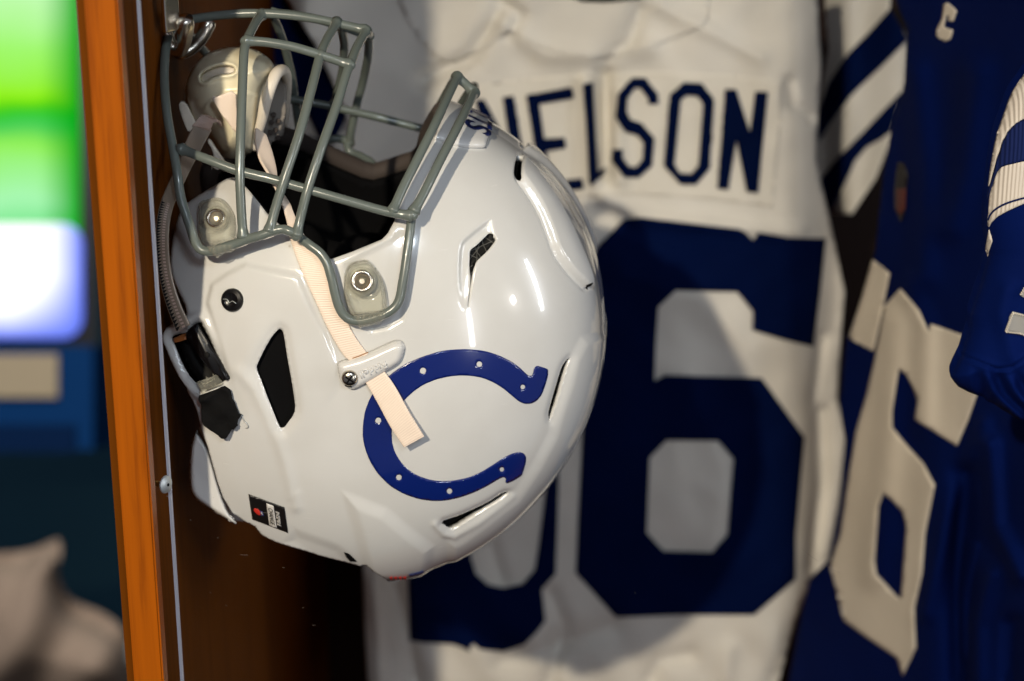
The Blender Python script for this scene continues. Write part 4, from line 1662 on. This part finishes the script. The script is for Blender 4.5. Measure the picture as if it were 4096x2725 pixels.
B6 = zT((325, 290), (272, 350), (242, 520), (215, 640), (180, 760), (150, 950), (130, 1090), (98, 1190), (105, 1220), (142, 1370), (210, 1420), (315, 1492), (333, 1550), (375, 1460), (370, 1330), (395, 1220), (405, 1090),
        (437, 930), (400, 860), (345, 800), (298, 742), (298, 690), (320, 550), (345, 570), (365, 610), (382, 655), (372, 715), (510, 802), (545, 720), (580, 620), (560, 480), (540, 445), (425, 405),
        (418, 432), (385, 360))
B6H = zT((270, 955), (253, 1000), (240, 1180), (247, 1222), (310, 1290), (328, 1300), (345, 1070), (335, 1020), (300, 980))
patch("number", B6, [B6H], 14, on_blue(.003), M['white_twill'], bj, .001)
patch("number", zT((235, 195), (290, 240), (265, 370), (238, 492), (158, 450), (200, 320)), [], 14, on_blue(.003), M['white_twill'], bj, .001)
patch("shoulder_number", zR((1685, 25), (1712, 22), (1762, 70), (1742, 135), (1708, 132), (1718, 98), (1698, 100), (1682, 168), (1712, 182), (1738, 190), (1722, 248), (1692, 262), (1636, 225), (1650, 165), (1672, 120)), [], 9, on_blue(.003),
      M['white_twill'], bj, .001)
patch("collar_badge", zW((180, 880), (222, 890), (252, 990), (240, 1080), (232, 1260), (200, 1350), (150, 1240), (150, 1100), (165, 960)), [], 10, on_blue(.003), M['badge_dark'], bj, .001)
patch("collar_badge", zW((160, 1090), (236, 1090), (228, 1250), (200, 1290), (160, 1250)), [], 9, on_blue(.0046), M['badge_red'], bj, .0008)

# near sleeve
SV = zW((1250, 60), (1168, 180), (1080, 300), (1040, 380), (1000, 500), (960, 610), (930, 720), (900, 890), (880, 1060), (866, 1150), (855, 1250), (858, 1400), (864, 1500)) + \
    zV((462, 20), (478, 130), (488, 232), (470, 310), (440, 430), (390, 570), (350, 700), (345, 800), (322, 880), (300, 950), (280, 1020), (235, 1110), (200, 1190), (228, 1230), (260, 1268), (340, 1310), (408, 1336),
       (450, 1342), (485, 1380), (540, 1402), (600, 1445), (660, 1480), (740, 1530), (900, 1560)) + [(4300, 1650), (4300, 200)]
SVr = resample(SV, 10)


def ysv(uv):
    uv = np.asarray(uv, float)
    e = np.maximum(sdist(uv, SVr), 0)
    y = 1.175 - .035 * np.sqrt(np.clip(1 - (1 - np.clip(e / 260, 0, 1)) ** 2, 0, 1))
    # gathered cuff
    cuff = sstep((uv[:, 1] - 1440 - (uv[:, 0] - 3830) * .16) / 60)
    y += cuff * .0055 * np.sin((uv[:, 0] * .8 - uv[:, 1] * .55) / 11. + 1.2 * np.sin(uv[:, 1] / 40.)) * sstep((uv[:, 0] - 3850) / 120)
    seam = dist_line(uv, zV((280, 1020), (380, 1060), (460, 1090), (560, 1130), (680, 1120), (800, 1040)))
    y += .0022 * np.exp(-(seam / 6) ** 2) - .0012 * np.exp(-((seam - 12) / 8) ** 2)
    f = dist_line(uv, zV((640, 520), (600, 680), (640, 860), (690, 1050)))
    y -= .004 * np.exp(-(f / 40) ** 2)
    return y


slv = pillow("sleeve", SV, 9, ysv, .05, M['blue_cloth'], bj, 120)


def on_sv(off):
    return lambda uv: PY(uv, ysv(uv) - off)


patch("sleeve_stripe", chaikin(zW((1260, 90), (1168, 186), (1085, 305), (1045, 390), (1006, 505), (966, 615), (936, 725), (906, 890), (884, 1062), (890, 1070), (915, 970), (940, 880), (990, 722), (1040, 632), (1100, 575), (1168, 538), (1260, 500)), 1, keep=.15), [], 8, on_sv(.0014),
      M['rib_white'], bj, .0008)
patch("sleeve_stripe", chaikin(zW((1260, 510), (1168, 548), (1102, 585), (1046, 640), (998, 726), (948, 884), (920, 980), (896, 1085), (880, 1140), (880, 1170), (890, 1140), (930, 1012), (960, 942), (1000, 906), (1168, 868), (1260, 850)), 1, keep=.15), [], 8, on_sv(.0012),
      M['rib_blue'], bj, .0007)
patch("sleeve_stripe", chaikin(zW((1260, 856), (1168, 874), (1002, 912), (964, 948), (934, 1018), (894, 1146), (886, 1270), (880, 1372), (890, 1392), (902, 1362), (950, 1312), (1040, 1262), (1168, 1205), (1260, 1170)), 1, keep=.15), [], 8, on_sv(.0014), M['rib_white'], bj, .0008)
mesh_obj("piping", *tube_geo(catmull(list(on_sv(.0020)(zW((888, 1330), (905, 1290), (960, 1238), (1050, 1195), (1168, 1160), (1250, 1140)))), 6), .0006, 6), M['rib_blue'], bj)
patch("sleeve_stripe", zW((890, 1412), (912, 1500), (880, 1620), (862, 1560)), [], 8, on_sv(.0010), M['rib_white'], bj, .0006)
patch("sleeve_stripe", zV((500, 36), (524, 130), (490, 232), (476, 180)), [], 8, on_sv(.0012), M['rib_white'], bj, .0006)
N1 = zV((688, 678), (776, 702), (900, 730), (900, 900), (776, 874), (742, 850), (700, 838), (622, 835))
patch("sleeve_number", N1, [], 7, on_sv(.0016), M['grey_twill'], bj, .0008)
N2 = zV((900, 440), (776, 490), (745, 552), (776, 572), (900, 590))
patch("sleeve_number", N2, [], 7, on_sv(.0016), M['grey_twill'], bj, .0008)


def stitches(a, b, n, w):
    a, b = np.array(a), np.array(b)
    d = (b - a) / np.linalg.norm(b - a)
    s = np.array([-d[1], d[0]])
    pts = [a + (b - a) * i / n + s * (w if i % 2 else -w) for i in range(n + 1)]
    mesh_obj("zigzag_stitch", *tube_geo(list(on_sv(.0026)(pts)), .0004, 5), M['thread'], bj)


stitches(zV((640, 832))[0], zV((692, 690))[0], 16, 4)
stitches(zV((690, 690))[0], zV((900, 742))[0], 24, 3)
stitches(zV((632, 838))[0], zV((742, 850))[0], 10, 3)
stitches(zV((742, 850))[0], zV((900, 905))[0], 14, 3)
stitches(zV((752, 548))[0], zV((790, 480))[0], 8, 4)

# ------------------------------------------------------------------ the room beyond the cabinet, far out of focus
M['wall_teal'] = mat("dark_teal_wall", (.032, .13, .19), .8)
M['floor'] = mat("dark_carpet", (.012, .014, .018), .95)
M['pillar'] = mat("grey_pillar", (.075, .065, .06), .7)
M['tv_frame'] = mat("black_tv_frame", (.006, .006, .008), .3)


def emit(name, build):
    m = bpy.data.materials.new(name)
    m.use_nodes = True
    m.node_tree.nodes.remove(bsdf(m))
    em = N(m, 'ShaderNodeEmission')
    LK(m, em.outputs[0], m.node_tree.nodes["Material Output"].inputs[0])
    build(m, em)
    return m


wall = box("room_wall", (-3.2, 5.2, -3.2), (2.6, 5.3, 1.6), M['wall_teal'])
wall["kind"] = "structure"
flr = box("floor", (-3.2, -2.0, -3.3), (2.6, 5.3, -3.2), M['floor'])
flr["kind"] = "structure"

YT = 4.2


def px_box(name, u0, v0, u1, v1, y, th, m_, parent=None, bev=0.0, label=None):
    a = P(u0, v0, y)
    b = P(u1, v1, y)
    return box(name, (min(a[0], b[0]), y, min(a[2], b[2])), (max(a[0], b[0]), y + th, max(a[2], b[2])), m_, parent, bev, label)


DT = 4.4


def PD(u, v, d):
    """point at pixel (u, v) on the leaned-back plane of the television, d metres along the view axis"""
    return rays([(u, v)])[0] * d


def lean_box(name, u0, v0, u1, v1, d, th, m_, parent=None):
    """a slab leaning back like the television on its stand"""
    f = np.array([0, ca, -sa])
    q_ = [PD(u0, v0, d), PD(u1, v0, d), PD(u1, v1, d), PD(u0, v1, d)]
    V_ = q_ + [p_ + f * th for p_ in q_]
    o = mesh_obj(name, V_, [(0, 3, 2, 1), (4, 5, 6, 7), (0, 1, 5, 4), (1, 2, 6, 5), (2, 3, 7, 6), (3, 0, 4, 7)], m_, parent, False)
    return o


tv = empty("television", P(150, 700, YT), "large lit television screen showing green playing field and white banner", "television")
lean_box("screen_frame", -700, -260, 385, 1382, DT + .003, .06, M['tv_frame'], tv)


def green(m, em):
    co = coords(m)
    sx = N(m, 'ShaderNodeSeparateXYZ')
    LK(m, co, sx.inputs[0])
    n = noise(m, coords(m, (2.5, 1, 2.5)), 1.4, 2)
    ad = N(m, 'ShaderNodeMath', operation='MULTIPLY_ADD')
    LK(m, n, ad.inputs[0])
    ad.inputs[1].default_value = .14
    sb = N(m, 'ShaderNodeMath', operation='SUBTRACT')
    LK(m, sx.outputs[2], sb.inputs[0])
    sb.inputs[1].default_value = float(PD(150, 700, DT)[2])
    LK(m, sb.outputs[0], ad.inputs[2])
    mr = N(m, 'ShaderNodeMapRange')
    mr.inputs[1].default_value = -.04
    mr.inputs[2].default_value = .44
    LK(m, ad.outputs[0], mr.inputs[0])
    c = ramp(m, mr.outputs[0], [(0, (.20, .80, .28)), (.12, (.40, .95, .45)), (.34, (.30, .90, .10)), (.44, (.06, .62, .10)), (.53, (.04, .60, .01)), (.60, (.30, .90, .01)), (.80, (.36, .95, .16)), (1, (.55, .98, .45))])
    xr = N(m, 'ShaderNodeMapRange')
    xr.inputs[1].default_value, xr.inputs[2].default_value = float(PD(165, 400, DT)[0]), float(PD(310, 400, DT)[0])
    LK(m, sx.outputs[0], xr.inputs[0])
    mg = N(m, 'ShaderNodeMixRGB')
    LK(m, xr.outputs[0], mg.inputs[0])
    LK(m, c, mg.inputs[1])
    mg.inputs[2].default_value = (.0, .40, .01, 1)
    LK(m, mg.outputs[0], em.inputs[0])
    em.inputs[1].default_value = 1.0


lean_box("screen", -690, -250, 318, 1290, DT - .006, .008, emit("lit_green_field", green), tv)
def banner(m, em):
    co = coords(m)
    sx = N(m, 'ShaderNodeSeparateXYZ')
    LK(m, co, sx.inputs[0])
    a, b = PD(326, 1350, DT - .010), PD(40, 1100, DT - .010)
    fx = N(m, 'ShaderNodeMapRange')
    fx.inputs[1].default_value, fx.inputs[2].default_value = float(a[0]), float(b[0])
    LK(m, sx.outputs[0], fx.inputs[0])
    fz = N(m, 'ShaderNodeMapRange')
    fz.inputs[1].default_value, fz.inputs[2].default_value = float(a[2]), float(b[2])
    LK(m, sx.outputs[2], fz.inputs[0])
    ml = N(m, 'ShaderNodeMath', operation='MULTIPLY')
    LK(m, fx.outputs[0], ml.inputs[0])
    LK(m, fz.outputs[0], ml.inputs[1])
    LK(m, ramp(m, ml.outputs[0], [(0, (.10, .16, .75)), (.12, (.34, .40, 1)), (.4, (.9, .92, 1)), (.7, (1, 1, 1))]), em.inputs[0])
    em.inputs[1].default_value = 1.3


def round_rect(u0, v0, u1, v1, r):
    o = []
    for cx_, cy_, a0 in ((u1 - r, v0 + r, -90), (u1 - r, v1 - r, 0), (u0 + r, v1 - r, 90), (u0 + r, v0 + r, 180)):
        for k in range(7):
            a = math.radians(a0 + 15 * k)
            o.append((cx_ + r * math.cos(a), cy_ + r * math.sin(a)))
    return o


patch("screen_banner", round_rect(-690, 895, 330, 1355, 85), [], 60, lambda uv: rays(uv) * (DT - .010), emit("lit_white_banner", banner), tv, .002)
blue = empty("equipment_cart", P(150, 1600, 4.1), "blue equipment cart with beige front panel below the television", "cart")
lean_box("cart_body", -600, 1385, 372, 1800, 4.30, .25, mat("cart_blue", (.002, .030, .115), .7, spec=.05), blue)
lean_box("front_panel", -600, 1418, 230, 1590, 4.285, .012, mat("beige_panel", (.34, .28, .19), .7, spec=.1), blue)
lean_box("kick_plate", -600, 1700, 300, 1810, 4.285, .012, mat("cart_navy", (.001, .012, .05), .7, spec=.05), blue)
pil = empty("grey_pillar", P(420, 1500, 4.6), "narrow grey pillar standing behind the television edge", "pillar")
px_box("pillar_shaft", 345, -300, 520, 1790, 4.6, .2, M['pillar'], pil, .01)

tj = empty("draped_mannequin", P(200, 2500, 3.7), "blurred mannequin torso draped in a tan knit garment at the lower left", "mannequin")
TJ = chaikin(zM((-400, 1000), (0, 1010), (120, 985), (185, 955), (240, 925), (275, 950), (285, 1000), (262, 1110), (300, 1225), (360, 1260), (450, 1290), (520, 1335), (585, 1390), (640, 1500), (660, 1700), (-400, 1750)), 2)


def ytj(uv):
    e = np.maximum(sdist(uv, TJ), 0)
    return 3.7 - .16 * np.sqrt(np.clip(1 - (1 - np.clip(e / 260, 0, 1)) ** 2, 0, 1)) + .02 * np.sin(uv[:, 0] / 60. + uv[:, 1] / 90.)


pillow("torso", TJ, 22, ytj, .2, m_cloth("tan_knit", (.29, .22, .17), 300, .3), tj, 200)
px_box("white_collar", 495, 2560, 600, 2725, 2.75, .05, mat("pale_grey_fold", (.22, .24, .27), .7), tj, .02)

# fill from the room: two ceiling lamps whose reflections show on the crown


def reflect_lamp(uv, dist, power, radius, col, name):
    p = surf(0)([uv])[0]
    n = normal([p])[0]
    d = p / np.linalg.norm(p)
    r = d - 2 * (d @ n) * n
    loc = p + r * dist
    return spot(name, loc, p, power, radius, 30, col)


def reflect_strip(uv, dist, power, sx, sy, col, name, roll=0.0):
    p = surf(0)([uv])[0]
    n = normal([p])[0]
    d = p / np.linalg.norm(p)
    r = d - 2 * (d @ n) * n
    dl = bpy.data.lights.new(name, 'AREA')
    dl.shape = 'RECTANGLE'
    dl.size, dl.size_y = sx, sy
    dl.energy = power
    dl.color = col
    o = link(bpy.data.objects.new(name, dl))
    o.location = p + r * dist
    q_ = Vector(-r).to_track_quat('-Z', 'Y')
    o.rotation_euler = (q_ @ Matrix.Rotation(roll, 3, 'Z').to_quaternion()).to_euler()
    return o


reflect_lamp((2052, 1200), 2.2, 9, .06, (1, .97, .92), "ceiling_lamp")
reflect_strip((2142, 1135), 2.2, 9, .10, .75, (.92, .96, 1.0), "strip_lamp")
reflect_strip((1880, 1290), 2.0, 4, .06, .55, (.95, .97, 1.0), "strip_lamp")
